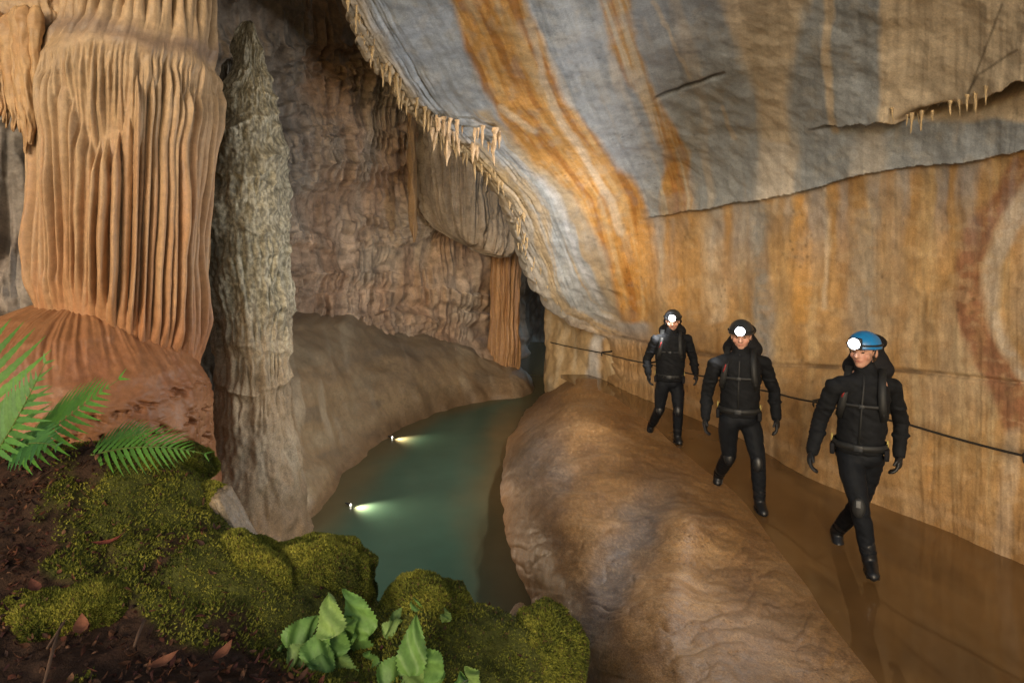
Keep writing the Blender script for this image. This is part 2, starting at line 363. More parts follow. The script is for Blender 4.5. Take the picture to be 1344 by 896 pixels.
wall_obj, WG, WPX, WPY = build_wall()
# recessed wall under the rim, beside the dark slot
def patch(name, px, py, dfun, colfun, hfun, mat, kind='structure', extra=None, origin=None):
    PX, PY = np.meshgrid(px, py) if px.ndim == 1 else (px, py)
    d = dfun(PX, PY); G = img_points(PX, PY, d); N = grid_normals(G, CAMP)
    G = G+N*hfun(PX, PY, G)[..., None]; c = colfun(PX, PY, G); uv = np.stack([PX/80, PY/60], -1)
    if extra is not None: G, c, uv = extra(G, c, uv)
    m, n = G.shape[:2]
    o = link(name, mesh_np(name, G.reshape(-1, 3), grid_faces(m, n), c.reshape(-1, 3), uv.reshape(-1, 2)), mat, origin=origin)
    if kind: o['kind'] = kind
    return o
f3 = lambda G, s, o=4: fbm(G[..., 0]*s, G[..., 1]*s, G[..., 2]*s, o)
def low_col(PX, PY, G):
    c = np.zeros(PX.shape+(3,))+np.array((.36,.25,.13)); v = fbm(PX/14, PY/90, 3, 4)
    c = lay(c, sstep(0, .7, v)*.6, (.46,.38,.27)); c = lay(c, sstep(.1, .7, -v)*.6, (.27,.16,.07))
    c = lay(c, band(PX+fbm(PX/20,PY/20,1,2)*3, PY, [(395,772,800),(440,778,792),(470,772,786),(500,768,786)], 4)*.8, (.45,.44,.43))
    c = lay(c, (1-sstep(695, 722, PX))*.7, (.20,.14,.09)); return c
dl = depth_field([(700,380,14.6),(700,440,14.5),(700,520,14.3),(720,400,13.6),(720,500,13.3),(760,400,12.7),(760,490,12.75),(830,400,11.4),(830,510,11.25),(900,400,10.0),(900,545,9.75),(760,560,12.7),(700,560,14.4)])
patch('cave_wall', np.linspace(714, 900, 160), np.linspace(370, 560, 150), dl, low_col, lambda PX, PY, G: f3(G, .9)*.12+f3(G, 5, 3)*.02-.05, M_wall,
      extra=lambda G, c, uv: (np.concatenate([(G[:, :1]+np.array([0.15, 2.5, 0])), G], 1), np.concatenate([c[:, :1], c], 1), np.concatenate([uv[:, :1], uv], 1)), origin=(1, 13, 0))
# ------------------------------------------------------------------ back wall of the chamber
def lips(PX, PY, G, n=46):
    h = np.zeros(PX.shape); gate = np.zeros(PX.shape); r = np.random.default_rng(11)
    for i in range(n):
        y0 = r.uniform(40, 440); x0 = r.uniform(330, 640); w = r.uniform(50, 140); a = r.uniform(.04, .12); rl = r.uniform(10, 26)
        y = y0+((PX-x0)/w)**2*r.uniform(-6, 14)+fbm(PX[:1]/22, i*3.1, .5, 3)*8
        dy = PY-y; win = np.exp(-((PX-x0)/w)**4)
        h = h+np.where(dy < 0, np.exp(np.minimum(dy, 0)/r.uniform(7, 18)), np.exp(-np.maximum(dy, 0)/1.6)*.9)*a*win
        gate = np.maximum(gate, win*sstep(0, 2, dy)*(1-sstep(rl*.7, rl*1.3, dy+fbm(PX[:1]/5, i, 3, 2)*4)))
    return h, gate
def back_h(PX, PY, G):
    ribs = 1-np.abs(pnoise(PX/7.0+fbm(PX/40, PY/60, 2, 2)*.5, PY/160, 3))*1.6
    lp, gate = lips(PX, PY, G); gate = np.maximum(gate, .55*sstep(-.1, .4, fbm(PX/60, PY/60, 9, 3)))
    big = 1-np.abs(fbm(PX/22, PY/250, 13, 2))
    return f3(G, .45, 3)*.30+lp+ribs*gate*.22+big*.16*(1-sstep(330, 430, PY)*.5)+f3(G, 3.5, 4)*.016
def back_c(PX, PY, G):
    c = np.zeros(PX.shape+(3,))+np.array((.47,.345,.255)); a = fbm(PX/50, PY/90, 5, 4); b = fbm(PX/20, PY/120, 25, 4)
    c = lay(c, sstep(0, .7, a)*.7, (.48,.42,.35)); c = lay(c, sstep(.05, .6, -a)*.6, (.40,.26,.175)); c = lay(c, sstep(.1, .7, b)*.4, (.43,.37,.31))
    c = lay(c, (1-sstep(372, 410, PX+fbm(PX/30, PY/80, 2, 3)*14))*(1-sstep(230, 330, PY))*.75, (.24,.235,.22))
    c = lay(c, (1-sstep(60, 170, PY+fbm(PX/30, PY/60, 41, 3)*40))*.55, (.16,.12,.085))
    c = lay(c, band(PX, PY, [(-100,395,470),(150,400,445)], 14)*.5, (.27,.15,.07))
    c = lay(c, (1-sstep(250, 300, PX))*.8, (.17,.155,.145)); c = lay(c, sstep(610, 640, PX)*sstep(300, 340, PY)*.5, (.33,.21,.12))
    c = lay(c, (1-sstep(.0, .25, fbm(PX/9, PY/8, 66, 3)+.35))*.35, (.09,.07,.055)); c = lay(c, sstep(676, 690, PX)*sstep(300, 340, PY)*.85, (.05,.04,.03)); return c  # last layer: shade of the deep slot painted near-black into the rock colour
db = depth_field([(-400,0,6.6),(-400,700,6.4),(0,0,8.2),(0,420,8.0),(0,760,7.8),(250,0,9.3),(250,430,9.0),(250,760,8.8),(330,0,10.2),(330,430,10.8),(400,0,11.2),(400,430,12.0),(400,760,12.0),(500,0,12.4),(500,430,13.2),(560,0,13.0),(570,300,14.6),(570,440,14.2),(640,200,14.8),(640,360,15.2),(640,470,14.8),(696,440,22),(690,200,17),(720,440,25),(720,0,17),(640,0,14),(720,600,20),(300,-120,8.5),(600,-120,11)])
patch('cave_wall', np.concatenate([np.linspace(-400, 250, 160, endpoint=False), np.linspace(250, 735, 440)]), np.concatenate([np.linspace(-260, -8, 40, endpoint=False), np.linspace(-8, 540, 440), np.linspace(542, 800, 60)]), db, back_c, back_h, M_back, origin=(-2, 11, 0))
# roof over the chamber, out of frame above, closing the gap between rim and back wall
def roof():
    y = np.linspace(4.2, 19, 70); x = np.linspace(-7, 2.2, 60); X, Y = np.meshgrid(x, y)
    Z = 5.2+.22*Y+fbm(X*.5, Y*.5, 3, 4)*.5
    G = np.stack([X, Y, Z], -1); c = np.zeros(G.shape)+np.array((.22,.17,.12))
    o = link('cave_ceiling', mesh_np('cave_ceiling', G.reshape(-1, 3), grid_faces(70, 60), c.reshape(-1, 3), G[..., :2].reshape(-1, 2)), M_back, origin=(-2, 9, 6)); o['kind'] = 'structure'
roof()
# ------------------------------------------------------------------ left bank (rounded rock slope above the pool)
LC_X = [240, 300, 380, 450, 540, 600, 640, 680, 712]; LC_Y = [412, 416, 426, 428, 438, 452, 474, 503, 514]
LW_X = [240, 330, 400, 440, 470, 500, 560, 620, 690, 712]; LW_Y = [775, 728, 692, 648, 606, 578, 545, 528, 517, 515]
def left_bank():
    px = np.linspace(240, 706, 330); t = np.linspace(0, 1, 240)
    top = np.interp(px, LC_X, LC_Y); bot = np.interp(px, LW_X, LW_Y)
    ext = 46
    PY = top[None]+(bot+ext-top)[None]*t[:, None]; PX = np.repeat(px[None], len(t), 0)
    pts = [(240,412,9.6),(300,416,10.3),(380,426,11.0),(450,428,12.0),(540,438,13.4),(600,452,14.1),(640,474,14.4),(700,514,14.5)]
    for x, y in list(zip(LW_X, LW_Y))[:-1]: pts += [(x, y, DZ(y, POOL_Z)), (x, y+50, DZ(y, POOL_Z)*.99)]
    pts += [(300,560,8.4),(390,500,9.4),(400,580,8.7),(440,520,10.1),(440,580,9.6),(480,500,11.2),(480,550,10.7),(540,490,12.4),(600,495,13.4)]
    d = depth_field(pts)(PX, PY); G = img_points(PX, PY, d); N = grid_normals(G, CAMP)
    h = f3(G, .6)*.14+f3(G, 3, 4)*.014+fbm(PX/40-PY/80, PY/200, 2, 2)*.05
    G = G+N*h[..., None]
    c = np.zeros(G.shape)+np.array((.29,.21,.125)); a = fbm(PX/60, PY/40, 3, 4)
    c = lay(c, sstep(0, .7, a)*.6, (.33,.27,.18)); c = lay(c, sstep(.1, .7, -a)*.7, (.17,.135,.095))
    q = fbm((PX-PY*.25)/24, PY/190, 8, 3); c = lay(c, sstep(.2, .6, q)*.7, (.42,.35,.25))
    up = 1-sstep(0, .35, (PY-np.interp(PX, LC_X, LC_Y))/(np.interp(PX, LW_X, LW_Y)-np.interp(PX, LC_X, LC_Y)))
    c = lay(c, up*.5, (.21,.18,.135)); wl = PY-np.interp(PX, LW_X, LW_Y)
    c = lay(c, sstep(-40, -4, wl)*.7, (.17,.10,.05))
    k = 10; back = []
    for i in range(k, 0, -1):
        u = i/k; g = G[0].copy(); g[:, 1] += 2.2*u; g[:, 0] -= .2*u; g[:, 2] += .1*math.sin(u*3)-.05*u; back.append(g)
    G = np.concatenate([np.stack(back), G]); c = np.concatenate([np.repeat(c[:1], k, 0), c])
    m, n = G.shape[:2]
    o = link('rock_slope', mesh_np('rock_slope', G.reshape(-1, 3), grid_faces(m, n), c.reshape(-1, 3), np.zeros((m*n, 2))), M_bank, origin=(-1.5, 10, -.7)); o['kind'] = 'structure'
left_bank()
# ------------------------------------------------------------------ right bank (scalloped ledge between pool and stream)
RL_Y = [496, 508, 520, 535, 570, 605, 640, 700, 770, 840, 920, 1080]; RL_X = [752, 728, 708, 695, 670, 660, 657, 665, 688, 716, 772, 880]
RR_Y = [496, 508, 520, 560, 620, 690, 770, 896, 1080]; RR_X = [756, 784, 805, 860, 930, 1000, 1060, 1152, 1290]
def right_bank():
    py = np.linspace(497, 1060, 440); s = np.linspace(0, 1, 380)
    L = np.interp(py, RL_Y, RL_X)[:, None]; R = np.interp(py, RR_Y, RR_X)[:, None]+70
    PX = L+(R-L)*s[None]**1.15; PY = np.repeat(py[:, None], len(s), 1)
    pts = []
    def add(x, y, z): pts.append((x, y, DZ(y, z)))
    for x, y in zip(RL_X[2:], RL_Y[2:]): add(x, y, POOL_Z)
    for x, y in zip(RR_X, RR_Y): add(x, y, 0.0); add(x+70, y, -.14)
    for q in [(728,508,-.45),(752,496,-.1),(735,520,-.12),(712,550,-.18),(692,590,-.26),(690,640,-.25),(698,700,-.26),(722,770,-.22),(760,850,-.2),(820,950,-.15),(900,1060,-.1),
              (775,530,.06),(760,570,.10),(780,640,.10),(820,610,.07),(815,740,.08),(850,690,.13),(905,690,.20),(935,720,.12),(880,800,.14),(960,800,.11),(960,900,.12),(1040,880,.09),(1050,1000,.1)]: add(*q)
    d = depth_field(pts)(PX, PY); G = img_points(PX, PY, d); N = grid_normals(G, CAMP)
    wob = fbm(PX/120, PY/120, 4, 2)*14
    rip = fbm((PX+wob)/160, (PY+wob-(PX-800)*.12)/11, 3, 3)
    h = f3(G, 1.0)*.05+f3(G, 4, 4)*.008+rip*.0025
    h = h-.07*np.exp(-((PX-(815-(PY-730)*.45))/34)**2)*sstep(600, 680, PY)*(1-sstep(860, 960, PY))+.05*np.exp(-((PX-905+(PY-700)*.22)/26)**2)*sstep(670, 690, PY)*(1-sstep(760, 880, PY))
    arc = ((PX-690)*.35+(PY-560)*.9+fbm(PX/60, PY/60, 8, 3)*26)/15; tread = (arc % 1)**2*sstep(560, 600, PY)*0+(1-np.abs(((arc*.55) % 1)*2-1)**3)*.012*sstep(-.2, .3, fbm(PX/70, PY/70, 51, 2)); h = h+tread
    h = h*sstep(-5, 45, R-70-PX)*.9
    G = G+N*h[..., None]
    c = np.zeros(G.shape)+np.array((.29,.155,.055)); a = fbm(PX/50, PY/35, 3, 4); w = fbm(PX/40, PY/40, 13, 4)*18
    c = lay(c, sstep(0, .7, a)*.6, (.36,.21,.085)); c = lay(c, sstep(.1, .7, -a)*.7, (.20,.105,.045))
    c = lay(c, np.exp(-((PX+w-700)/42)**2-((PY+w-610)/70)**2)*.9, (.19,.175,.17))
    c = lay(c, np.exp(-((PX+w-(815-(PY-730)*.5))/36)**2)*sstep(590, 680, PY)*.9, (.135,.12,.115))
    c = lay(c, np.exp(-((PX+w-1000)/60)**2-((PY-840)/60)**2)*.3, (.30,.22,.17))
    c = lay(c, sstep(.2, .6, rip)*.16, (.47,.34,.21)); gr = fbm(PX/3.2, PY/2.4, 41, 3); c = lay(c, sstep(.05, .6, gr)*.4, (.42,.29,.17)); c = lay(c, sstep(.05, .6, -gr)*.45, (.17,.11,.065)); c = lay(c, sstep(.2, .6, -rip)*.2, (.18,.105,.055))
    wl = PX-np.interp(PY, RL_Y, RL_X); c = lay(c, (1-sstep(2, 22, wl+w*.4))*.55, (.24,.14,.07))
    k = 10; back = []
    for i in range(k, 0, -1):
        u = i/k; g = G[:, 0].copy(); g[:, 0] += .5*u*u; g[:, 1] += .3*u; g[:, 2] -= .5*u; back.append(g)
    G = np.concatenate([np.stack(back, 1), G], 1); c = np.concatenate([np.repeat(c[:, :1], k, 1), c], 1)
    m, n = G.shape[:2]
    o = link('rock_ledge', mesh_np('rock_ledge', G.reshape(-1, 3), grid_faces(m, n), c.reshape(-1, 3), np.zeros((m*n, 2))), M_bank, origin=(1, 7, 0)); o['kind'] = 'structure'
right_bank()
# ------------------------------------------------------------------ water
def pool():
    x = np.linspace(-5, 2.6, 190); y = np.linspace(2.6, 21, 300); X, Y = np.meshgrid(x, y); Z = np.full(X.shape, POOL_Z)
    px = CX+F*X/Y; py = HY+F*(CZ-POOL_Z)/Y
    dr = (np.interp(py, RL_Y, RL_X)-px)*Y/F; dleft = (px-np.interp(py, LW_Y[::-1], LW_X[::-1]))*Y/F
    c = np.zeros(X.shape+(3,))+np.array((.052,.116,.084))
    c = lay(c, (1-sstep(.0, .75, np.minimum(dr, dleft)+fbm(X*2, Y, 1, 3)*.1))*.7, (.17,.115,.05))
    G = np.stack([X, Y, Z], -1)
    o = link('pool_water', mesh_np('pool_water', G.reshape(-1, 3), grid_faces(300, 190), c.reshape(-1, 3), G[..., :2].reshape(-1, 2)), M_pool, origin=(0, 9, POOL_Z)); o['kind'] = 'structure'
def stream():
    y = np.linspace(1.2, 12.6, 180); t = np.linspace(0, 1, 60)
    py = HY+F*CZ/y; Lx = (np.interp(py, RR_Y, RR_X)-CX)/F*y-.28; Rx = (np.interp(py, [488,525,560,625,680,740,830,1500], [770,860,950,1075,1220,1370,1680,4200])-CX)/F*y+.4
    X = Lx[:, None]+(Rx-Lx)[:, None]*t; Y = np.repeat(y[:, None], 60, 1)
    c = np.zeros(X.shape+(3,))+np.array((.165,.090,.033)); c = lay(c, sstep(-.1, .6, fbm(X*.9, Y*.5, 3, 4))*.5, (.22,.135,.055))
    c = lay(c, sstep(0, .6, fbm(X*1.4, Y*.7, 23, 4))*.5, (.07,.038,.016))
    G = np.stack([X, Y, np.zeros(X.shape)], -1)
    o = link('stream_water', mesh_np('stream_water', G.reshape(-1, 3), grid_faces(180, 60), c.reshape(-1, 3), G[..., :2].reshape(-1, 2)), M_stream, origin=(2, 6, 0)); o['kind'] = 'structure'
pool(); stream()
def bed():
    G = np.array([[-9, -2, -1.6], [7, -2, -1.6], [7, 24, -1.6], [-9, 24, -1.6]], float)
    o = link('ground', mesh_np('ground', G, np.array([[0, 1, 2, 3]]), np.full((4, 3), .1), G[:, :2]), M_bank, origin=(0, 9, -1.6)); o['kind'] = 'structure'
bed()
# ------------------------------------------------------------------ dripstone built round an axis
def revolve(prof, d, nth, py, ribs=(), disp=None, flatten=1.0):
    """prof rows (py, centre px, radius px) -> grid of points round the axis at distance d; ribs (theta, width rad, amp m, py0, py1)"""
    a = np.array(prof, float); th = np.linspace(-math.pi, math.pi, nth, endpoint=False)
    PY = np.repeat(py[:, None], nth, 1); TH = np.repeat(th[None], len(py), 0)
    c = np.interp(PY, a[:, 0], a[:, 1]); r = np.interp(PY, a[:, 0], a[:, 2])*d/F
    rb = np.zeros(PY.shape); Y1 = PY[:, :1]
    for (t0, w, amp, y0, y1, wob) in ribs:
        tc = t0+wob*np.sin(Y1/90+t0*7)+.22*w*fbm(Y1/110, t0*9, 1, 2)
        ww = w*(.4+.6*sstep(y0-8, y0+50, Y1))*(1-.32*sstep(y0, y1, Y1)+.5*sstep(y1-50, y1+14, Y1))
        near = np.abs((th-t0+math.pi) % (2*math.pi)-math.pi) < w*3+.06
        u = np.abs((TH[:, near]-tc+math.pi) % (2*math.pi)-math.pi)/ww
        p = np.sqrt(np.clip(1-u*u, 0, 1))*amp*(1+.12*fbm(Y1/70, t0*5, 3, 2))
        sil = sstep(y0-14, y0+30, Y1+fbm(th[None, near]*20, t0, 2, 2)*5)*(1-sstep(y1-34, y1+26, Y1))
        rb[:, near] = np.maximum(rb[:, near], p*sil)
    r = r+rb
    if disp is not None: r = r+disp(TH, PY, r)
    X = (c-CX)/F*d+r*np.sin(TH); Y = d-r*np.cos(TH)*flatten; Z = CZ-(PY-HY)/F*d
    return np.stack([X, Y, Z], -1), TH, PY, rb
def rmesh(name, G, col): return mesh_np(name, G.reshape(-1, 3), grid_faces(G.shape[0], G.shape[1], True), col.reshape(-1, 3), None)
def ribset(n, w, amp, y0, y1, r, span=math.pi):
    out = []; t = -span
    while t < span:
        ww = r.uniform(*w); t += ww*r.uniform(.85, 1.25)
        out.append((t, ww, r.uniform(*amp), r.uniform(*y0), r.uniform(*y1) if not callable(y1) else y1(t), r.uniform(.0, .018)))
        t += ww*r.uniform(.5, .9)
    return out
def column():
    D = 6.3; r = np.random.default_rng(5)
    prof = [(-120,184,80),(30,183,80),(50,182,86),(62,178,94),(76,173,98),(96,169,97),(116,168,94),(140,167,92),(250,165,92),(350,161,89),(400,158,90),(470,157,95),(560,155,98),(720,150,100)]
    top = ribset(0, (.06, .11), (.06, .11), (-130, -110), (50, 74), r)
    main = ribset(0, (.028, .082), (.05, .15), (100, 122), lambda t: 385+72*max(0, math.sin(min(max(t, -1.2), 1.5)*.85+.1))+r.uniform(-12, 14), r)
    main = [(t, w_, a_, y0+max(0, 55*math.sin(t*2.3+1.0)+38*math.sin(t*5.1+.4)), y1, wb) for (t, w_, a_, y0, y1, wb) in main]
    main += ribset(0, (.025, .05), (.03, .075), (84, 104), (120, 215), r)+ribset(0, (.02, .035), (.02, .04), (92, 100), (112, 140), r)
    def disp(TH, PY, R):
        x, z = np.sin(TH), np.cos(TH)
        h = fbm(x*1.8, z*1.8, PY/160, 2)*.05+fbm(x*14, z*14, PY/30, 3)*.0045*(1+2*sstep(420, 470, PY))
        mound = 0*PY
        lip = np.exp(-((PY-90+7*np.sin(TH*2+.5))/11)**2)*.045+sstep(84, 112, PY)*(1-sstep(150, 200, PY))*(1-np.abs(fbm(TH*9, PY/200, 4, 2)))*.05
        return h+lip
    py = np.concatenate([np.linspace(-120, -10, 24, endpoint=False), np.linspace(-10, 610, 520), np.linspace(612, 720, 20)])
    G, TH, PY, rb = revolve(prof, D, 760, py, top+main, disp)
    c = np.zeros(G.shape)+np.array((.39,.235,.125)); x, z = np.sin(TH), np.cos(TH)
    a = fbm(x*4, z*4, PY/120, 4); c = lay(c, sstep(0, .6, a)*.5, (.43,.29,.17)); c = lay(c, sstep(.05, .6, -a)*.5, (.36,.19,.085))
    v = fbm(TH*16, PY/300, 3, 3); c = lay(c, sstep(.1, .5, v)*.4, (.41,.19,.08)); c = lay(c, sstep(.1, .5, -v)*.35, (.52,.36,.20))
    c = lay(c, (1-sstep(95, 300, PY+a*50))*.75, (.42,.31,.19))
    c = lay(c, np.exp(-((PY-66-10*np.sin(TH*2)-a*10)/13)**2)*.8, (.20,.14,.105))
    c = lay(c, sstep(330, 470, PY+a*20)*.85, (.29,.115,.045)); c = lay(c, sstep(480, 580, PY)*sstep(-.2, .6, a)*.5, (.42,.20,.10))
    root = empty('flowstone_column', P(140, 640, D), 'massive orange fluted flowstone column with a red mound foot, left of the grey stalagmite', 'column')
    cuts = [0, int(np.searchsorted(py, 74)), int(np.searchsorted(py, 122)), len(py)]
    for nm, i in zip(('upper_curtain', 'shelf', 'curtain'), range(3)):
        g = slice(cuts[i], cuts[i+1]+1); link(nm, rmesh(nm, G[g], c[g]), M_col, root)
    def mdisp(T, Y, R):
        x, z = np.sin(T), np.cos(T); pt = np.clip(fbm(x*9, z*9+Y/16, Y/11, 3), 0, 1)
        row = np.exp(-((Y-512-6*np.sin(T*3))/7)**2)*.7+np.exp(-((Y-543+5*np.sin(T*4))/10)**2)+np.exp(-((Y-578)/12)**2)
        ft = (1-np.abs(fbm(T*9, Y/150, 5, 2)))*.07*sstep(392, 402, Y)*(1-sstep(420, 490, Y))
        return ft+fbm(x*2, z*2, Y/70, 3)*.05+fbm(x*16, z*16, Y/9, 3)*.005-pt*row*sstep(-.1, .5, T)*.13
    G, TH, PY, rb = revolve([(389,112,1),(391,110,16),(398,106,46),(412,103,78),(432,101,102),(455,103,120),(480,107,135),(510,112,146),(560,116,149),(720,118,160)], 6.05, 520, np.linspace(389, 720, 300), (), mdisp)
    c = np.zeros(G.shape)+np.array((.25,.108,.045)); a = fbm(np.sin(TH)*4, np.cos(TH)*4, PY/40, 4)
    c = lay(c, sstep(0, .6, a)*.5, (.34,.155,.07)); c = lay(c, sstep(.05, .6, -a)*.5, (.21,.08,.035)); c = lay(c, sstep(500, 570, PY)*sstep(-.2, .5, a)*.5, (.36,.19,.10)); c = lay(c, (1-sstep(395, 450, PY+a*14))*.6, (.33,.165,.07))
    link('base_mound', rmesh('base_mound', G, c), M_col, root)
    # drapery hanging off the left of the shelf, and the bulge it hangs from
    V, Fc, Cc = [], [], []; off = 0
    for k in range(22):
        x0 = -85+k*6.4+r.uniform(-3, 3); L = r.uniform(70, 105)*(1.0 if x0 < 25 else 1.15); y0 = r.uniform(40, 62); w = r.uniform(5.5, 9.5); dd = 5.70+r.uniform(-.05, .08)
        pr = [(y0-34, x0, 1), (y0-28, x0, w*.9), (y0-15, x0, w*1.4), (y0+20, x0, w), (y0+L*.8, x0+3, w*.75), (y0+L*1.15, x0+4+r.uniform(0, 6), w*.45), (y0+L*1.3, x0+6, w*.2), (y0+L*1.34, x0+6, .2)]
        g, t, p, _ = revolve(pr, dd, 22, np.linspace(y0-34, y0+L*1.34, 60), (), lambda T, Y, R: fbm(np.sin(T)*1.5+k, np.cos(T)*1.5, Y/25, 3)*.018)
        V.append(g.reshape(-1, 3)); Fc.append(grid_faces(60, 22, True)+off); off += 60*22
        Cc.append(lay(np.zeros(g.shape)+np.array((.44,.28,.14)), sstep(-.3, .5, fbm(p/40, k, 2, 2))*.5, (.40,.22,.10)).reshape(-1, 3))
    link('side_curtain', mesh_np('side_curtain', np.concatenate(V), np.concatenate(Fc), np.concatenate(Cc)), M_col, root)
    G, TH, PY, rb = revolve([(-120,10,90),(0,14,92),(28,20,98),(44,18,96),(56,12,92),(66,4,84),(76,0,66),(83,0,40),(88,0,2)], 6.0, 260, np.linspace(-120, 88, 120), (), lambda T, Y, R: fbm(np.sin(T)*3, np.cos(T)*3, Y/30, 4)*.07+np.clip(fbm(T*14, Y/60, 3, 2), 0, 1)*.04, .4)
    c = np.zeros(G.shape)+np.array((.40,.27,.15)); c = lay(c, sstep(-.1, .5, fbm(TH*3, PY/14, 2, 3))*.6, (.30,.19,.11))
    link('shelf', rmesh('shelf', G, c), M_col, root)
column()
def stalagmite():
    D = 7.45; r = np.random.default_rng(9)
    prof = [(28,326,1),(33,326,7),(44,325,12),(60,325,15),(84,326,16),(96,326,18),(104,326,23),(124,321,30),(130,320,36),(160,320,38),(168,320,44),(190,320,45),(206,320,50),(246,320,51),(256,320,55),(300,320,55),(340,322,53),(380,326,50),(420,330,45),(470,332,42),(520,332,44),(560,330,50),(600,328,60),(650,326,70),(700,326,78),(780,325,90)]
    tl = [(58,.03),(76,.035),(100,.05),(122,.06),(150,.05),(168,.07),(186,.07),(205,.08),(226,.08),(250,.06),(275,.08),(300,.06),(332,.07),(405,.05),(455,.05),(500,.05)]
    def disp(TH, PY, R):
        h = np.zeros(PY.shape)
        for i, (y0, a) in enumerate(tl):
            T1 = TH[:1]; y = y0+7*np.sin(T1*2+i*1.7)+fbm(np.sin(T1)*2.2, np.cos(T1)*2.2, i*4.2, 2)*9
            dy = PY-y; h = h+np.where(dy < 0, np.exp(np.minimum(dy, 0)/11), np.exp(-np.maximum(dy, 0)/4.5))*a*.95*np.clip(fbm(np.sin(T1)*1.6, np.cos(T1)*1.6, i*2.2, 2)+.75, 0, 1.2)
        return h*sstep(30, 70, PY)+fbm(np.sin(TH)*2.5, np.cos(TH)*2.5, PY/40, 3)*.05+fbm(np.sin(TH)*12, np.cos(TH)*12, PY/7, 3)*.005*(1-sstep(450, 600, PY)*.6)
    ribs = []
    for y0, y1 in ((122, 150), (168, 186), (226, 272), (300, 400), (345, 430), (405, 460), (455, 515), (500, 545)):
        ribs += [q for q in ribset(0, (.06, .12), (.025, .06), (y0-2, y0+10), (y0+(y1-y0)*.6, y1), r) if r.random() < .75]
    py = np.concatenate([np.linspace(28, 620, 520), np.linspace(622, 780, 60)])
    G, TH, PY, rb = revolve(prof, D, 420, py, ribs, disp)
    c = np.zeros(G.shape)+np.array((.285,.265,.195)); a = fbm(np.sin(TH)*3, np.cos(TH)*3, PY/50, 4); sp = fbm(np.sin(TH)*16, np.cos(TH)*16, PY/6, 3)
    c = lay(c, sstep(0, .7, a)*.5, (.37,.36,.28)); c = lay(c, sstep(.0, .4, sp)*.65*(1-sstep(420, 560, PY)*.6), (.10,.095,.075)); c = lay(c, sstep(.05, .5, -sp)*.5*(1-sstep(420, 560, PY)*.7), (.50,.48,.39))
    c = lay(c, sstep(360, 520, PY+a*50)*.75, (.31,.22,.135)); c = lay(c, np.exp(-((PY-600)/45)**2)*sstep(-.2, .5, a)*.6, (.33,.29,.22)); c = lay(c, sstep(590, 690, PY)*.75, (.19,.125,.07))
    root = empty('stalagmite', P(326, 740, D), 'tall grey-green knobbly stalagmite tapering to a point, right of the orange column', 'stalagmite')
    for nm, a0, a1 in (('tip', 28, 128), ('shaft', 128, 545), ('foot', 545, 790)):
        i, j = int(np.searchsorted(py, a0)), int(np.searchsorted(py, a1)); link(nm, rmesh(nm, G[i:j+1], c[i:j+1]), M_stal, root)
stalagmite()
def dark_stalagmite():
    py = np.linspace(78, 520, 260)
    G, TH, PY, _ = revolve([(78,301,1),(86,301,9),(130,300,14),(200,297,20),(300,294,26),(420,290,32),(520,288,40)], 8.3, 120, py, (), lambda T, Y, R: fbm(np.sin(T)*3, np.cos(T)*3, Y/30, 3)*.035)
    c = np.zeros(G.shape)+np.array((.13,.12,.10)); c = lay(c, sstep(0, .5, fbm(TH*3, PY/30, 4, 3))*.5, (.16,.15,.125))
    o = link('stalagmite', rmesh('stalagmite', G, c), M_stal); tag(o, 'slim dark stalagmite half hidden in shadow behind the grey-green one', 'stalagmite')
dark_stalagmite()
def pillar():
    D = 15.0; r = np.random.default_rng(3)
    G, TH, PY, _ = revolve([(250,666,20),(310,664,15),(400,662,13),(450,661,15),(490,660,18),(540,658,26)], D, 200, np.linspace(250, 540, 240), ribset(0, (.16, .3), (.06, .12), (250, 252), (470, 520), r), lambda T, Y, R: fbm(np.sin(T)*3, np.cos(T)*3, Y/40, 3)*.05)
    c = np.zeros(G.shape)+np.array((.36,.20,.09)); c = lay(c, sstep(-.1, .5, fbm(TH*6, PY/200, 3, 3))*.7, (.20,.10,.05))
    o = link('ribbed_pillar', rmesh('ribbed_pillar', G, c), M_col); tag(o, 'slender brown ribbed pillar beside the dark slot at the far end of the pool', 'pillar')
    G, TH, PY, _ = revolve([(40,610,80),(150,610,62),(240,610,56),(290,611,52),(306,612,48),(314,613,42),(318,614,20),(319,614,1)], 13.7, 420, np.linspace(40, 319, 260), ribset(0, (.04, .10), (.05, .16), (60, 90), (296, 312), r), lambda T, Y, R: fbm(np.sin(T)*2.5, np.cos(T)*2.5, Y/120, 4)*.2-np.clip(fbm(np.sin(T)*3, np.cos(T)*3, Y/14, 3), 0, 1)*.07, .55)
    G[..., 2] -= (G[..., 0]+.95)*.42*sstep(150, 320, PY)-fbm(TH*4, 1, 2, 3)*.09*sstep(250, 320, PY)
    c = np.zeros(G.shape)+np.array((.33,.27,.21)); c = lay(c, sstep(-.1, .5, fbm(TH*7, PY/150, 3, 3))*.6, (.42,.36,.30)); c = lay(c, sstep(.0, .5, fbm(TH*9, PY/90, 13, 3))*.5, (.20,.14,.09)); c = lay(c, (1-sstep(60, 170, PY))*.4, (.20,.16,.11))
    o = link('hanging_rock', rmesh('hanging_rock', G, c), M_back); tag(o, 'big grey fluted rock pendant hanging over the dark recess in the back wall', 'rock')
    G, TH, PY, _ = revolve([(120,538,4),(170,540,5),(240,541,5.5),(300,543,5),(318,543,.3)], 12.9, 40, np.linspace(120, 318, 120), (), lambda T, Y, R: fbm(np.sin(T), np.cos(T), Y/25, 3)*.03)
    o = link('stalactite', rmesh('stalactite', G, np.zeros(G.shape)+np.array((.36,.23,.12))), M_tite); tag(o, 'long thin brown stalactite hanging against the back wall left of the grey pendant', 'stalactite')
pillar()
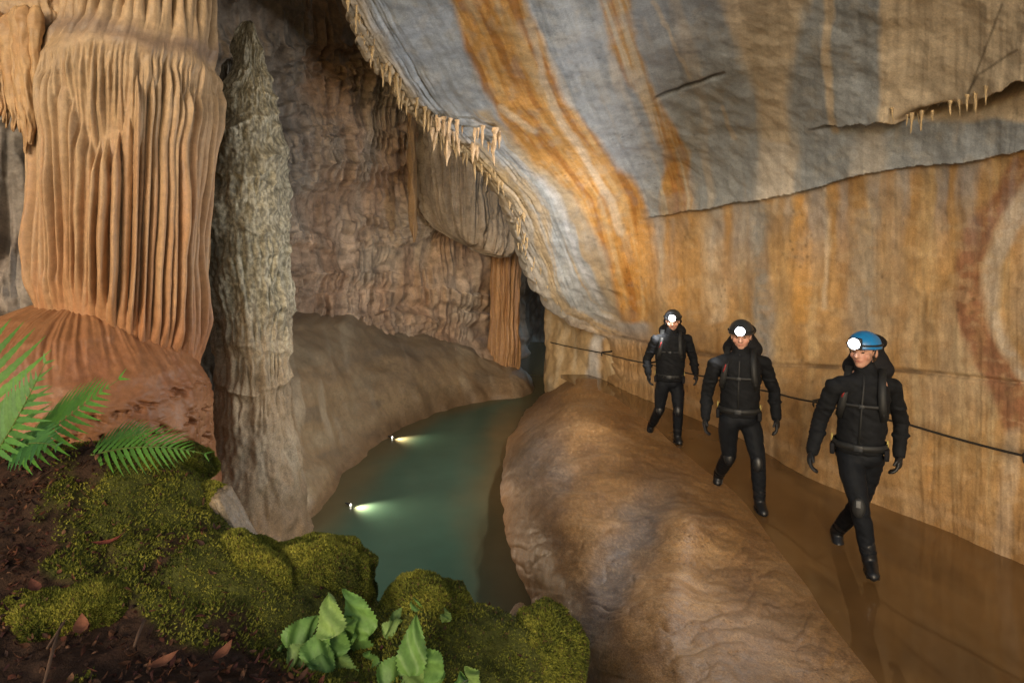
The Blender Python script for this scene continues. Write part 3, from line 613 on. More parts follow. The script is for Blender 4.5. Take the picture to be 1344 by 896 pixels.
# ------------------------------------------------------------------ stalactites along the ceiling rim
def tite_mesh(seed, col):
    r = np.random.default_rng(seed); z = np.linspace(0, 1, 26); th = np.linspace(0, 2*math.pi, 12, endpoint=False)
    Zg = np.repeat(z[:, None], 12, 1); T = np.repeat(th[None], 26, 0)
    R = .24*(1-Zg)**.8*(1+.25*np.sin(Zg*9+seed))+.015; R = R*(1+fbm(np.sin(T)+seed, np.cos(T), Zg*5, 3)*.35); R[-1] = 0.003
    bend = .12*np.sin(Zg*2.5+seed)*Zg
    G = np.stack([R*np.cos(T)+bend, R*np.sin(T), -Zg+.15], -1); c = np.zeros(G.shape)+np.array(col); c = lay(c, sstep(0, .6, fbm(T, Zg*4, seed, 3))*.5, np.array(col)*.6)
    return mesh_np('stalactite', G.reshape(-1, 3), grid_faces(26, 12, True), c.reshape(-1, 3))
def place_tites():
    tan = [tite_mesh(i, (.43,.32,.18)) for i in range(4)]; cream = [tite_mesh(20+i, (.60,.45,.30)) for i in range(4)]
    for m in tan+cream: m.materials.append(M_tite)
    def put(me, p, L, w, lab, grp):
        o = bpy.data.objects.new('stalactite', me); COL.objects.link(o); o.location = p; o.scale = (w, w, L); o.rotation_euler = (random.uniform(-.08, .08), random.uniform(-.08, .08), random.uniform(0, 6.28))
        return tag(o, lab, 'stalactite', grp)
    n = 0
    t = np.linspace(6, 402, 105)
    for py in t:
        py += random.uniform(-3, 3); e = float(np.interp(py, E_PY, E_PX))+random.uniform(-2, 16)+(4 if py < 300 else 0)
        d = float(dw(np.array(e), np.array(py)))-.02
        Lp = random.uniform(9, 26) if 90 < py < 240 else random.uniform(6, 15)
        if py > 320: Lp *= .6
        L = Lp*d/F*1.3; put(random.choice(tan), P(e, py-2, d), L, L*random.uniform(.5, .8) if Lp < 14 else L*random.uniform(.32, .5), 'small tan stalactite in the ragged fringe along the lower rim of the striped ceiling', 'stalactites fringing the ceiling rim')
    for i in range(34):
        x = random.uniform(566, 660); y = 168+(x-566)*.22+random.uniform(-16, 12); d = float(dw(np.array(max(x, np.interp(y, E_PY, E_PX))), np.array(y)))-random.uniform(.0, .25)
        L = random.uniform(10, 24)*d/F*1.3; put(random.choice(cream), P(x, y, d), L, L*random.uniform(.4, .7), 'cream stalactite in the bright lit cluster at the corner of the ceiling rim', 'cream stalactites clustered at the rim corner')
    d = 9.0; put(cream[1], P(587, 178, d), 40*d/F*1.2, .26, 'longest cream stalactite, hanging below the bright cluster at the ceiling rim corner', None)
    for i in range(16):
        x = random.uniform(1166, 1300); y = float(np.interp(x, [1165, 1200, 1250, 1344], [146, 156, 138, 96]))+random.uniform(-4, 3); d = float(dw(np.array(x), np.array(y)))-.12
        L = random.uniform(9, 24)*d/F*1.2; put(random.choice(tan), P(x, y, d), L, L*random.uniform(.25, .45), 'small beige stalactite under the ledge at the upper right of the wall', 'stalactites under the right-hand ledge')
place_tites()
# ------------------------------------------------------------------ mossy bank in the foreground
bk = [(-300,575,3.7),(-150,578,3.6),(0,592,3.4),(130,600,3.4),(255,625,3.3),(305,675,3.1),(345,738,2.95),(430,745,2.9),(495,805,2.7),(560,800,2.65),(640,832,2.6),(710,850,2.5),(755,893,2.42),
      (-300,900,1.85),(0,900,1.95),(200,900,1.95),(400,905,2.0),(600,915,2.05),(720,925,2.2),(100,740,2.5),(300,805,2.4),(500,858,2.3),(-200,740,2.5)]
bw = [P(*q) for q in bk]
out = [(-3.5,4.3,.4),(-2.4,4.1,.3),(-1.6,4.0,.1),(-1.0,3.7,-.2),(-.55,3.5,-.3),(-.05,3.2,-.4),(.35,2.95,-.4),(.65,2.55,-.3),(.75,2.0,0),(.8,1.3,.3),
       (-3.5,.4,1.2),(-1.5,.4,1.25),(0,.4,1.2),(.6,.6,.9),(-3.6,2.4,1.4)]
bx = [v.x for v in bw]+[o[0] for o in out]; by = [v.y for v in bw]+[o[1] for o in out]; bz = [v.z for v in bw]+[o[2] for o in out]
bank_f = tps(bx, by, bz)
MOSSY = [
 (228, 622, 3.25, .20, .16, .085, 'flat topped moss cushion rock beside the fern at the back of the bank'),
 (160, 652, 3.0, .20, .18, .145, 'rounded moss covered rock left of the dark crevice, below the fern'),
 (256, 688, 3.0, .145, .14, .12, 'domed moss rock right of the dark crevice, against the bare tan stone'),
 (188, 742, 2.75, .13, .13, .09, 'small moss hump in the middle of the bank above the dead leaves'),
 (305, 800, 2.65, .30, .24, .19, 'largest mossy boulder in the middle of the bank'),
 (412, 775, 2.8, .25, .2, .165, 'broad moss boulder at the edge of the pool left of the leafy plant'),
 (565, 838, 2.5, .19, .17, .165, 'mossy boulder above the tall pointed leaf, between the plant and the pool'),
 (640, 868, 2.48, .15, .15, .13, 'low moss rock between two mossy boulders on the lower right of the bank'),
 (712, 872, 2.42, .14, .14, .14, 'moss capped rock at the right end of the bank against the tan ledge'),
 (90, 805, 2.35, .2, .16, .06, 'dark thin moss patch rock among the dead leaves on the far left')]
def bank_z(x, y):
    sw = 0
    for (px, py, d, rx, ry, rz, lab) in MOSSY:
        c = P(px, py, d); sw = np.maximum(sw, .62*rz*np.exp(-(((x-c.x)/(rx*1.25))**2+((y-c.y)/(ry*1.25))**2)))
    return bank_f(x, y)+sw*.75-.02+fbm(x*3, y*3, 1.5, 4)*.035+fbm(x*14, y*14, 2.5, 3)*.012
def moss_amount(x, y):          # where moss covers the soil: less in the lower-left corner of the bank
    return np.clip(.55+.9*fbm(x*2.2, y*2.2, 9, 4)+.55*(x+1.15)+.5*(y-2.5)+.5*np.clip(bank_z(x, y)-bank_f(x, y), 0, .1)/.1, 0, 1)
def bank():
    x = np.arange(-3.5, .85, .013); y = np.arange(.4, 4.3, .013); X, Y = np.meshgrid(x, y); Z = bank_z(X, Y)
    m = moss_amount(X, Y); Z = Z+m*.02
    c = np.zeros(X.shape+(3,))+np.array((.05,.028,.018)); a = fbm(X*9, Y*9, 5, 4)
    c = lay(c, sstep(0, .7, a)*.6, (.085,.042,.026)); c = lay(c, sstep(.35, .7, m), (.075,.08,.018)); c = lay(c, sstep(1.0, .2, Z)*.8, (.10,.08,.05))
    G = np.stack([X, Y, Z], -1); mask = (Z > -.85)[:-1, :-1]
    o = link('mossy_bank', mesh_np('mossy_bank', G.reshape(-1, 3), grid_faces(len(y), len(x), mask=mask), c.reshape(-1, 3), G[..., :2].reshape(-1, 2)), M_earth, origin=(-1, 2.5, 0)); o['kind'] = 'structure'
bank()
def tufts(Pn, Nn, size, colors):
    """small three-blade moss shoots at points Pn with normals Nn"""
    n = len(Pn); V = np.zeros((n, 3, 3, 3)); up = Nn+rng.normal(size=(n, 3))*.35; up /= np.linalg.norm(up, axis=1)[:, None]
    for b in range(3):
        t = np.cross(up, rng.normal(size=(n, 3))); t /= np.linalg.norm(t, axis=1)[:, None]+1e-9
        w = np.cross(up, t); s = size*rng.uniform(.6, 1.4, n)
        V[:, b, 0] = Pn-w*(s*.28)[:, None]-up*(s*.2)[:, None]; V[:, b, 1] = Pn+w*(s*.28)[:, None]-up*(s*.2)[:, None]; V[:, b, 2] = Pn+(up*.75+t*.65)*s[:, None]
    f = np.arange(n*9).reshape(-1, 3); col = np.repeat(colors[:, None], 9, 1).reshape(-1, 3)
    return V.reshape(-1, 3), f, col
def moss_col(n, p):
    a = fbm(p[:, 0]*6, p[:, 1]*6, p[:, 2]*6, 4)+rng.normal(size=n)*.25
    c = np.zeros((n, 3))+np.array((.155,.165,.026)); c = lay(c, sstep(0, .7, a), (.30,.285,.048)); c = lay(c, sstep(.1, .8, -a), (.055,.066,.016)); c = lay(c, (rng.random(n) < .06)*1., (.10,.06,.03)); return c
ROCKS = []
def mossy_rock(px, py, d, rx, ry, rz, label, seed, cover=1.0):
    rz *= 1.12; p = P(px, py-10, d); r = np.random.default_rng(seed); ROCKS.append((p.x, p.y, rx, ry))
    bm = bmesh.new(); bmesh.ops.create_icosphere(bm, subdivisions=5, radius=1); me0 = bpy.data.meshes.new('t'); bm.to_mesh(me0); bm.free()
    n = len(me0.vertices); U = np.empty(n*3); me0.vertices.foreach_get('co', U); U = U.reshape(-1, 3)
    fc = np.empty(len(me0.polygons)*3, int); me0.polygons.foreach_get('vertices', fc); fc = fc.reshape(-1, 3); bpy.data.meshes.remove(me0)
    k = 1+fbm(U[:, 0]*1.1+seed*3.3, U[:, 1]*1.1, U[:, 2]*1.1, 4)*.22+fbm(U[:, 0]*5, U[:, 1]*5+seed, U[:, 2]*5, 3)*.04
    V = U*k[:, None]*np.array([rx, ry, rz]); V = V+np.array(p)
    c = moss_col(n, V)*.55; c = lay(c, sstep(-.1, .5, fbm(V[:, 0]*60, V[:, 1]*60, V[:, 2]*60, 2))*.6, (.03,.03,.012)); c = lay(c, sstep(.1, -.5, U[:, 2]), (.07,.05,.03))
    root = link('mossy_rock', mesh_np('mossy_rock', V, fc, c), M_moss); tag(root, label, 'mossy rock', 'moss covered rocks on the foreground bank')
    nt = int(24000*cover*rx*ry/(.2*.2)); nt = min(max(nt, 4000), 60000)
    w = np.where(U[fc[:, 0], 2] > -.45, 1.0, .0); A = np.linalg.norm(np.cross(V[fc[:, 1]]-V[fc[:, 0]], V[fc[:, 2]]-V[fc[:, 0]]), axis=1)*w; ti = r.choice(len(fc), nt, p=A/A.sum())
    b = r.dirichlet((1, 1, 1), nt); Pn = (V[fc[ti]]*b[..., None]).sum(1); Nn = U[fc[ti, 0]]/np.array([rx, ry, rz]); Nn /= np.linalg.norm(Nn, axis=1)[:, None]
    keep = fbm(Pn[:, 0]*8, Pn[:, 1]*8, Pn[:, 2]*8, 3) > -1.1
    v, f, cc = tufts(Pn[keep], Nn[keep], .0095, moss_col(keep.sum(), Pn[keep]))
    link('moss', mesh_np('moss', v, f, cc, smooth=False), M_moss, root)
for i, a in enumerate(MOSSY):
    mossy_rock(*a, seed=30+i)
def bank_moss():
    n = 170000; x = rng.uniform(-3.2, .8, n); y = rng.uniform(1.6, 3.9, n); m = moss_amount(x, y); k = (rng.random(n) < sstep(.3, .75, m)); x, y = x[k], y[k]; z = bank_z(x, y)+.018; k = z > .5; x, y, z = x[k], y[k], z[k]
    e = .01; N = np.stack([-(bank_z(x+e, y)-z+.018)/e, -(bank_z(x, y+e)-z+.018)/e, np.ones(len(x))], 1); N /= np.linalg.norm(N, axis=1)[:, None]
    p = np.stack([x, y, z], 1); v, f, c = tufts(p, N, .0095, moss_col(len(p), p)*.85)
    tag(link('moss', mesh_np('moss', v, f, c, smooth=False), M_moss), 'short olive green moss carpeting the soil of the bank', 'moss', kind='stuff')
bank_moss()
def leaf_arr(L, W, curl, r):            # small dead leaf as a bent 2x4 strip
    t = np.linspace(0, 1, 5); w = np.array([.05, .8, 1, .7, .03])*W*.5
    V = []
    for i in range(5): 
        for s in (-1, 0, 1): V.append((s*w[i], t[i]*L, curl*L*(t[i]-.5)**2+abs(s)*w[i]*.5*curl))
    f = []
    for i in range(4):
        for j in range(2): a = i*3+j; f.append((a, a+1, a+4, a+3))
    return np.array(V), np.array(f)
def litter():
    V, Fc, C = [], [], []; off = 0; r = np.random.default_rng(21)
    pal = np.array([(.10,.035,.02), (.14,.06,.03), (.06,.028,.018), (.045,.024,.018), (.18,.09,.05), (.08,.03,.025)])
    for i in range(9000):
        x, y = r.uniform(-2.3, .75), r.uniform(1.75, 3.5)
        if r.random() < moss_amount(np.array(x), np.array(y))*.93: continue
        z = float(bank_z(np.array(x), np.array(y)))+r.uniform(.004, .03)
        if z < .7: continue
        v, f = leaf_arr(r.uniform(.012, .045), r.uniform(.004, .02), r.uniform(-2.2, 2.2), r)
        R = np.array(Matrix.Rotation(r.uniform(0, 6.28), 3, 'Z') @ Matrix.Rotation(r.uniform(-.7, .7), 3, 'X') @ Matrix.Rotation(r.uniform(-.7, .7), 3, 'Y'))
        V.append(v@R.T+np.array([x, y, z])); Fc.append(f+off); off += len(v); C.append(np.repeat((pal[r.integers(6)]*r.uniform(.4, 1.1))[None], len(v), 0))
    tag(link('leaf_litter', mesh_np('leaf_litter', np.concatenate(V), np.concatenate(Fc), np.concatenate(C)), M_dead), 'dark reddish brown dead leaves and humus scattered over the bank', 'leaf litter', kind='stuff')
litter()
def tube(bm, pts, rads, n=8):
    pts = [Vector(p) for p in pts]; rings = []
    for i, p in enumerate(pts):
        t = (pts[min(i+1, len(pts)-1)]-pts[max(i-1, 0)]).normalized(); a = t.orthogonal().normalized()
        if i: # keep frames aligned
            a = (prev-t*prev.dot(t)).normalized()
        prev = a; b = t.cross(a); r = rads[i] if hasattr(rads, '__len__') else rads
        rings.append([bm.verts.new(p+(a*math.cos(k/n*6.2832)+b*math.sin(k/n*6.2832))*r) for k in range(n)])
    for A, B in zip(rings[:-1], rings[1:]):
        for k in range(n): bm.faces.new((A[k], A[(k+1) % n], B[(k+1) % n], B[k]))
    bm.faces.new(rings[0][::-1]); bm.faces.new(rings[-1])
def bm_mesh(name, bm, smooth=True):
    bmesh.ops.recalc_face_normals(bm, faces=bm.faces); me = bpy.data.meshes.new(name); bm.to_mesh(me); bm.free()
    if smooth: me.polygons.foreach_set('use_smooth', np.ones(len(me.polygons), bool))
    return me
def on_bank(px, py, dz=0.0):            # walk along the sight line down to the bank
    for d in np.linspace(1.5, 3.9, 500):
        p = P(px, py, float(d))
        if p.z <= float(bank_z(np.array(p.x), np.array(p.y)))+dz: return p
    return P(px, py, 3.0)
def dead_leaves():
    for i, (px, py, L, W, rz, col, lab) in enumerate([
        (122, 720, .12, .04, -1.35, (.20,.055,.035), 'reddish dead leaf lying below the small moss hump'),
        (105, 838, .09, .045, .5, (.20,.08,.045), 'curled red-brown dead leaf beside the long twig at the lower left'),
        (195, 882, .085, .05, -1.0, (.17,.07,.04), 'rusty dead leaf at the bottom edge, left of the leafy plant'),
        (50, 780, .075, .04, .9, (.12,.045,.03), 'dark brown dead leaf near the left edge of the bank'),
        (280, 872, .08, .04, -.4, (.15,.06,.035), 'brown dead leaf tucked under the largest mossy boulder')]):
        p = on_bank(px, py, .035); v, f = leaf_arr(L, W, .9, None)
        R = np.array(Matrix.Rotation(rz, 3, 'Z') @ Matrix.Rotation(.25, 3, 'X')); v = v@R.T+np.array(p)
        o = link('dead_leaf', mesh_np('dead_leaf', v, f, np.repeat(np.array(col)[None], len(v), 0)), M_dead); tag(o, lab, 'leaf', 'large dead leaves on the bank')
    for pts, lab in ([((82, 815), (70, 850), (58, 896)), 'thin bent twig lying at the lower left corner of the bank'], [((105, 795), (85, 815), (62, 850)), 'short thin brown twig crossing the longer one among the dead leaves'], [((190, 812), (182, 830), (176, 848)), 'small upright twig stub under the largest mossy boulder']):
        bm = bmesh.new(); tube(bm, [on_bank(x, y, .04) for x, y in pts], [.004, .005, .004], 6); tag(link('twig', bm_mesh('twig', bm), plain('twig_bark', (.09, .05, .03), .8)), lab, 'twig', 'twigs on the bank')
dead_leaves()
def stone(name, px, py, d, rx, ry, rz, rot, col, lab, seed, cubic=0.0):
    bm = bmesh.new(); bmesh.ops.create_icosphere(bm, subdivisions=5, radius=1); U = np.array([v.co[:] for v in bm.verts]); fc = np.array([[v.index for v in f.verts] for f in bm.faces]); bm.free()
    if cubic: mx = np.abs(U).max(1, keepdims=True); U2 = U/mx*.85; U = U*(1-cubic)+U2*cubic
    k = 1+fbm(U[:, 0]*1.5+seed, U[:, 1]*1.5, U[:, 2]*1.5, 4)*.12+fbm(U[:, 0]*6, U[:, 1]*6+seed, U[:, 2]*6, 3)*.03
    V = (U*k[:, None]*np.array([rx, ry, rz]))@np.array(Matrix.Rotation(rot, 3, 'Y')).T+np.array(P(px, py, d))
    c = np.zeros(V.shape)+np.array(col); c = lay(c, sstep(0, .6, fbm(V[:, 0]*18, V[:, 1]*18, V[:, 2]*18, 4))*.5, np.array(col)*.6)
    return tag(link(name, mesh_np(name, V, fc, c), M_bank), lab, 'stone')
stone('stone', 304, 686, 3.0, .05, .09, .17, -.5, (.25,.19,.12), 'bare tan block of stone leaning on the moss at the edge of the bank', 3, .85)
stone('stone', 682, 812, 5.6, .085, .09, .12, .2, (.36,.25,.15), 'small tan stone standing in the pool against the ledge', 5)
# ------------------------------------------------------------------ ferns and leafy plants
def blade(pts, widths, up, col, ser=0):
    """flat tapered blade along pts"""
    V = []; pts = [Vector(p) for p in pts]
    for i, p in enumerate(pts):
        t = (pts[min(i+1, len(pts)-1)]-pts[max(i-1, 0)]).normalized(); s = t.cross(up).normalized(); w = widths[i]*(1+(.22 if i % 2 else -.12)*ser)
        V += [p-s*w+up*.18*w, p, p+s*w+up*.18*w]
    f = []
    for i in range(len(pts)-1):
        for j in range(2): a = i*3+j; f.append((a, a+1, a+4, a+3))
    return np.array([v[:] for v in V]), np.array(f)
def frond(root, base, ctrl, tip, npin, plen, width, up, col, r, start=.12):
    base, ctrl, tip = map(Vector, (base, ctrl, tip)); bez = lambda t: base*(1-t)**2+ctrl*2*t*(1-t)+tip*t*t
    V, Fc, C = [], [], []; off = 0; up = Vector(up).normalized()
    for i in range(npin):
        t = start+(1-start)*(i/(npin-1))**.95*.99; p = bez(t); tan = (bez(min(t+.02, 1))-bez(t-.02)).normalized(); side = tan.cross(up).normalized()
        L = plen*(math.sin(min(1, (t-start)/(1-start)*.8+.28)*math.pi)**.8 if t < .99 else .3)*r.uniform(.93, 1.05)
        if i == npin-1: L = plen*.25
        for s in (-1, 1):
            dirn = (side*s+tan*(.55+.5*t)).normalized(); n = 15
            pts = [p+dirn*L*(k/(n-1))+tan*L*.10*(k/(n-1))**2-up*L*.16*(k/(n-1))**2+up*.0 for k in range(n)]
            prof = [width*(L/plen)**.5*max(.03, (1-(k/(n-1))**1.6)*min(1, .55+k*.25)) for k in range(n)]
            v, f = blade(pts, prof, up, col, .75); V.append(v); Fc.append(f+off); off += len(v)
            C.append(np.repeat((np.array(col)*r.uniform(.8, 1.2)*np.array([1, 1, r.uniform(.8, 1.2)]))[None], len(v), 0))
    v, f = blade([bez(t) for t in np.linspace(0, 1, 30)], list(np.linspace(.005, .0015, 30)), up, col); V.append(v); Fc.append(f+off); C.append(np.repeat((np.array(col)*.8)[None], len(v), 0))
    me = mesh_np('frond', np.concatenate(V), np.concatenate(Fc), np.concatenate(C)); o = link('frond', me, M_leaf, root)
    bm = bmesh.new(); tube(bm, [bez(t) for t in np.linspace(0, 1, 14)], list(np.linspace(.004, .001, 14)), 6); link('stem', bm_mesh('stem', bm), M_stem, o)
M_stem = plain('plant_stem', (.10, .14, .03), .6)
def ferns():
    r = np.random.default_rng(12); g = (.085,.235,.028)
    a = empty('fern', P(-15, 600, 2.75), 'large bright green fern at the left edge with long upright fronds', 'fern')
    frond(a, P(-12, 610, 2.75), P(6, 520, 2.7), P(-28, 400, 2.8), 12, .25, .017, (0.25, -1, .35), g, r)
    frond(a, P(-10, 600, 2.72), P(20, 560, 2.62), P(60, 475, 2.6), 13, .17, .012, (.1, -1, .5), (.085,.22,.045), r)
    b = empty('fern', P(40, 598, 2.85), 'green fern frond arching right over the red mound foot', 'fern')
    frond(b, P(22, 602, 2.85), P(78, 552, 2.75), P(158, 496, 2.8), 17, .19, .0125, (-.25, -1, .75), g, r, .05)
    frond(b, P(20, 590, 2.8), P(40, 575, 2.6), P(75, 585, 2.45), 10, .13, .0125, (-.1, -.9, .8), (.05,.15,.035), r, .1)
    c = empty('fern', P(140, 612, 3.2), 'low small fern lying flat over the moss at the back of the bank', 'fern')
    frond(c, P(112, 600, 2.95), P(190, 574, 2.9), P(270, 596, 2.95), 19, .15, .0085, (0, -.85, 1), (.09,.23,.035), r, .05)
    frond(c, P(118, 600, 3.0), P(160, 570, 2.95), P(205, 566, 3.0), 15, .12, .008, (0, -.9, .8), (.075,.20,.035), r, .05)
ferns()
def broad_leaf(root, px, py, d, L, W, ang, tilt, col, r, lobes=0):
    """toothed pointed leaf; (px,py) is its middle, ang = direction of the tip seen from the front (0 up, + to the right)"""
    n, m = 27, 9; V = []; 
    for i in range(n):
        t = i/(n-1); w = W*.5*(math.sin(math.pi*min(1, t**.62))**.75)*(1-.25*t)+.0005
        if lobes: w *= 1+.22*math.sin(t*lobes*math.pi*2)
        w *= 1+(.10 if i % 2 else -.06)
        for j in range(m):
            s = (j-(m-1)/2)/((m-1)/2); z = -.22*L*(t-.4)**2-.05*abs(s)*w+.04*L*math.sin(t*20)*.15*abs(s)+.01*math.sin(t*9+s*4+px)
            V.append((s*w, (t-.5)*L+abs(s)**2*w*.12*-1, z))
    V = np.array(V); f = grid_faces(n, m)
    Rm = np.array(Matrix.Rotation(-ang, 3, 'Y') @ Matrix.Rotation(math.radians(90)-tilt, 3, 'X'))
    s = np.abs((np.tile(np.arange(m), n)-(m-1)/2)/((m-1)/2)); t = np.repeat(np.arange(n)/(n-1), m)
    vein = np.maximum(1-sstep(.0, .3, s), (1-sstep(.0, .25, np.abs(((t-s*.16)*7) % 1-.5)))*.45)
    c = np.zeros((len(V), 3))+np.array(col); c = lay(c, vein*.5, np.array(col)*np.array((1.35, 1.25, 1.5))); c *= (1+.12*fbm(V[:, 0]*30, V[:, 1]*30, px, 2))[:, None]
    V = V@Rm.T+np.array(P(px, py, d))
    return link('leaf', mesh_np('leaf', V, f, c), M_leaf, root)
def leafy():
    r = np.random.default_rng(4); pale, mid = (.20,.31,.085), (.13,.25,.06)
    def plant(base, d, leaves, label):
        root = empty('leafy_plant', P(base[0], base[1], d), label, 'plant')
        for (x, y, L, W, ang, tilt) in leaves:
            dd = d+r.uniform(-.12, .06); col = np.array(pale if r.random() < .5 else mid)*r.uniform(.85, 1.15)
            lf = broad_leaf(root, x, y, dd, L*.95, W*1.05, math.radians(ang), math.radians(tilt*1.2), tuple(col), r)
            bm = bmesh.new(); q = P(x, y, dd); b = P(base[0]+r.uniform(-8, 8), base[1]+14, d+.05); tube(bm, [b, (b+q)/2+Vector((0, .02, .02)), q-Vector((math.sin(math.radians(ang))*L*.45, 0, math.cos(math.radians(ang))*L*.4))], .0025, 6); link('stem', bm_mesh('stem', bm), M_stem, lf)
    plant((420, 896), 2.25, [(466,802,.19,.11,48,25),(432,806,.15,.10,20,35),(398,828,.14,.10,-55,35),(418,846,.12,.10,-20,40),(466,848,.16,.12,60,30),(440,838,.12,.10,30,45),(414,876,.14,.11,-70,30),(446,878,.15,.12,40,40),(384,886,.11,.09,-40,40),(430,896,.13,.12,5,40),(470,890,.11,.09,75,40),(395,858,.10,.085,-75,40),(376,878,.11,.09,-60,45),(404,896,.12,.10,-25,50),(452,900,.13,.11,25,50),(484,868,.10,.08,80,45),(425,862,.10,.085,-10,50),(456,822,.12,.09,70,45),(380,850,.08,.06,-60,40)], 'clump of broad pale green toothed leaves at the bottom, left of the tall pointed leaf')
    plant((548, 900), 2.15, [(542,846,.17,.09,-4,22),(562,868,.14,.09,62,35),(520,878,.13,.10,-50,35),(545,892,.13,.11,10,45)], 'plant with one tall pointed leaf above smaller ones, at the bottom centre')
    plant((535, 815), 2.42, [(525,808,.09,.06,-40,40),(545,797,.08,.055,25,40),(516,822,.08,.055,-70,35),(546,818,.07,.05,70,40),(585,806,.045,.04,20,50)], 'small pale seedling growing on top of the mossy boulder')
    plant((605, 905), 2.15, [(592,892,.13,.07,-70,55),(618,890,.10,.07,60,50),(604,902,.11,.09,10,55)], 'flat spreading leaves cut off by the bottom edge, right of the tall leaf')
leafy()
# ------------------------------------------------------------------ hand line along the wall
def handline():
    pts = [(722,449,13.2),(790,463,11.9),(850,477,10.25),(925,494,9.05),(1020,516,7.85),(1068,527,7.25),(1190,556,6.22),(1344,598,5.33),(1480,640,4.7),(1700,712,3.9)]
    root = empty('hand_line', P(1068, 540, 7.2), 'dark safety rope strung along the ochre wall behind the walkers', 'rope')
    W = [P(x, y, d-.10) for x, y, d in pts]; fine = []
    for a, b in zip(W[:-1], W[1:]):
        for k in range(8): t = k/8; q = a.lerp(b, t); q.z -= .010*4*t*(1-t); fine.append(q)
    fine.append(W[-1]); bm = bmesh.new(); tube(bm, fine, .010, 8); link('rope', bm_mesh('rope', bm), M_rope, root)
    for i in (1, 2, 3, 5, 7):
        q = W[i]; bm = bmesh.new(); tube(bm, [q+Vector((.22, .12, .01)), q+Vector((.05, .03, .01)), q+Vector((0, 0, .012)), q+Vector((-.015, -.02, -.03)), q+Vector((0, 0, -.05))], [.014, .014, .012, .010, .008], 8); link('bracket', bm_mesh('bracket', bm), M_rope, root)
handline()
# ------------------------------------------------------------------ torches at the pool edge
def torch(px, py, label, power):
    p = PZ(px, py, POOL_Z); root = empty('torch', p, label, 'torch', 'torches lying at the water line of the pool')
    ax = Vector((1, -.3, -.22)).normalized(); c = p+Vector((-.02, 0, .018))
    bm = bmesh.new(); tube(bm, [c-ax*.07, c-ax*.065, c-ax*.05, c-ax*.03, c], [.006, .009, .009, .013, .015], 16); link('barrel', bm_mesh('barrel', bm), M_dark, root)
    bm = bmesh.new(); tube(bm, [c+ax*.001, c+ax*.008, c+ax*.014], [.014, .012, .006], 16); link('lens', bm_mesh('lens', bm), M_plens, root)
    L = bpy.data.lights.new('torch_light', 'SPOT'); L.energy = power; L.spot_size = math.radians(106); L.spot_blend = 1; L.shadow_soft_size = .03; L.specular_factor = 0; L.color = (1, .75, .52)
    o = bpy.data.objects.new('torch_light', L); COL.objects.link(o); o.parent = root; o.location = c+ax*.03+Vector((0, 0, .075))-p; o.rotation_euler = (ax+Vector((0, 0, .05))).to_track_quat('-Z', 'Y').to_euler()
torch(516, 575, 'lit torch at the far pool edge, the smaller of the two lights on the water', 60)
torch(462, 664, 'lit torch at the near pool edge beside the rounded slope, larger light on the water', 75)
# ------------------------------------------------------------------ people
def rot_frame(fwd, up=Vector((0, 0, 1))):
    f = Vector(fwd).normalized(); r = f.cross(up).normalized(); u = r.cross(f); return r, f, u      # r = the person's right
_SPH = {}
def blob(bm, c, rad, fr, seg=20):
    if seg not in _SPH:
        b = bmesh.new(); bmesh.ops.create_uvsphere(b, u_segments=seg, v_segments=seg//2+2, radius=1); _SPH[seg] = bpy.data.meshes.new('unit'); b.to_mesh(_SPH[seg]); b.free()
    r, f, u = fr; M = Matrix((( r.x*rad[0], f.x*rad[1], u.x*rad[2], c[0]), (r.y*rad[0], f.y*rad[1], u.y*rad[2], c[1]), (r.z*rad[0], f.z*rad[1], u.z*rad[2], c[2]), (0, 0, 0, 1)))
    me = _SPH[seg].copy(); me.transform(M); bm.from_mesh(me); bpy.data.meshes.remove(me)
def limb(bm, pts, rads, fr, n=14):
    pts = [Vector(p) for p in pts]
    P2, R2 = [], []
    for i in range(len(pts)-1):
        for k in range(4): t = k/4; P2.append(pts[i].lerp(pts[i+1], t)); R2.append(rads[i]*(1-t)+rads[i+1]*t)
    P2.append(pts[-1]); R2.append(rads[-1])
    for p, r in zip(P2, R2): blob(bm, p, (r, r, r), fr, 12)
    tube(bm, P2, R2, n)
def remesh(name, bm, voxel, smooth=6, fac=.5):
    me = bpy.data.meshes.new(name); bmesh.ops.recalc_face_normals(bm, faces=bm.faces); bm.to_mesh(me); bm.free(); o = bpy.data.objects.new(name, me); COL.objects.link(o)
    m = o.modifiers.new('r', 'REMESH'); m.mode = 'VOXEL'; m.voxel_size = voxel; m.use_smooth_shade = True
    s = o.modifiers.new('s', 'SMOOTH'); s.iterations = smooth; s.factor = fac
    dg = bpy.context.evaluated_depsgraph_get(); me2 = bpy.data.meshes.new_from_object(o.evaluated_get(dg)); me2.name = name
    bpy.data.objects.remove(o); bpy.data.meshes.remove(me); me2.materials.clear(); me2.polygons.foreach_set('use_smooth', np.ones(len(me2.polygons), bool)); return me2
def crease(me, amp, seed):             # soft folds in the cloth
    n = len(me.vertices); co = np.empty(n*3); me.vertices.foreach_get('co', co); co = co.reshape(-1, 3); no = np.empty(n*3); me.vertices.foreach_get('normal', no); no = no.reshape(-1, 3)
    f = 1-np.abs(fbm(co[:, 0]*5+seed, co[:, 1]*5, co[:, 2]*13+co[:, 0]*7, 3))*1.6; co += no*(f*amp)[:, None]; me.vertices.foreach_set('co', co.ravel().astype(np.float32)); me.update(); return me
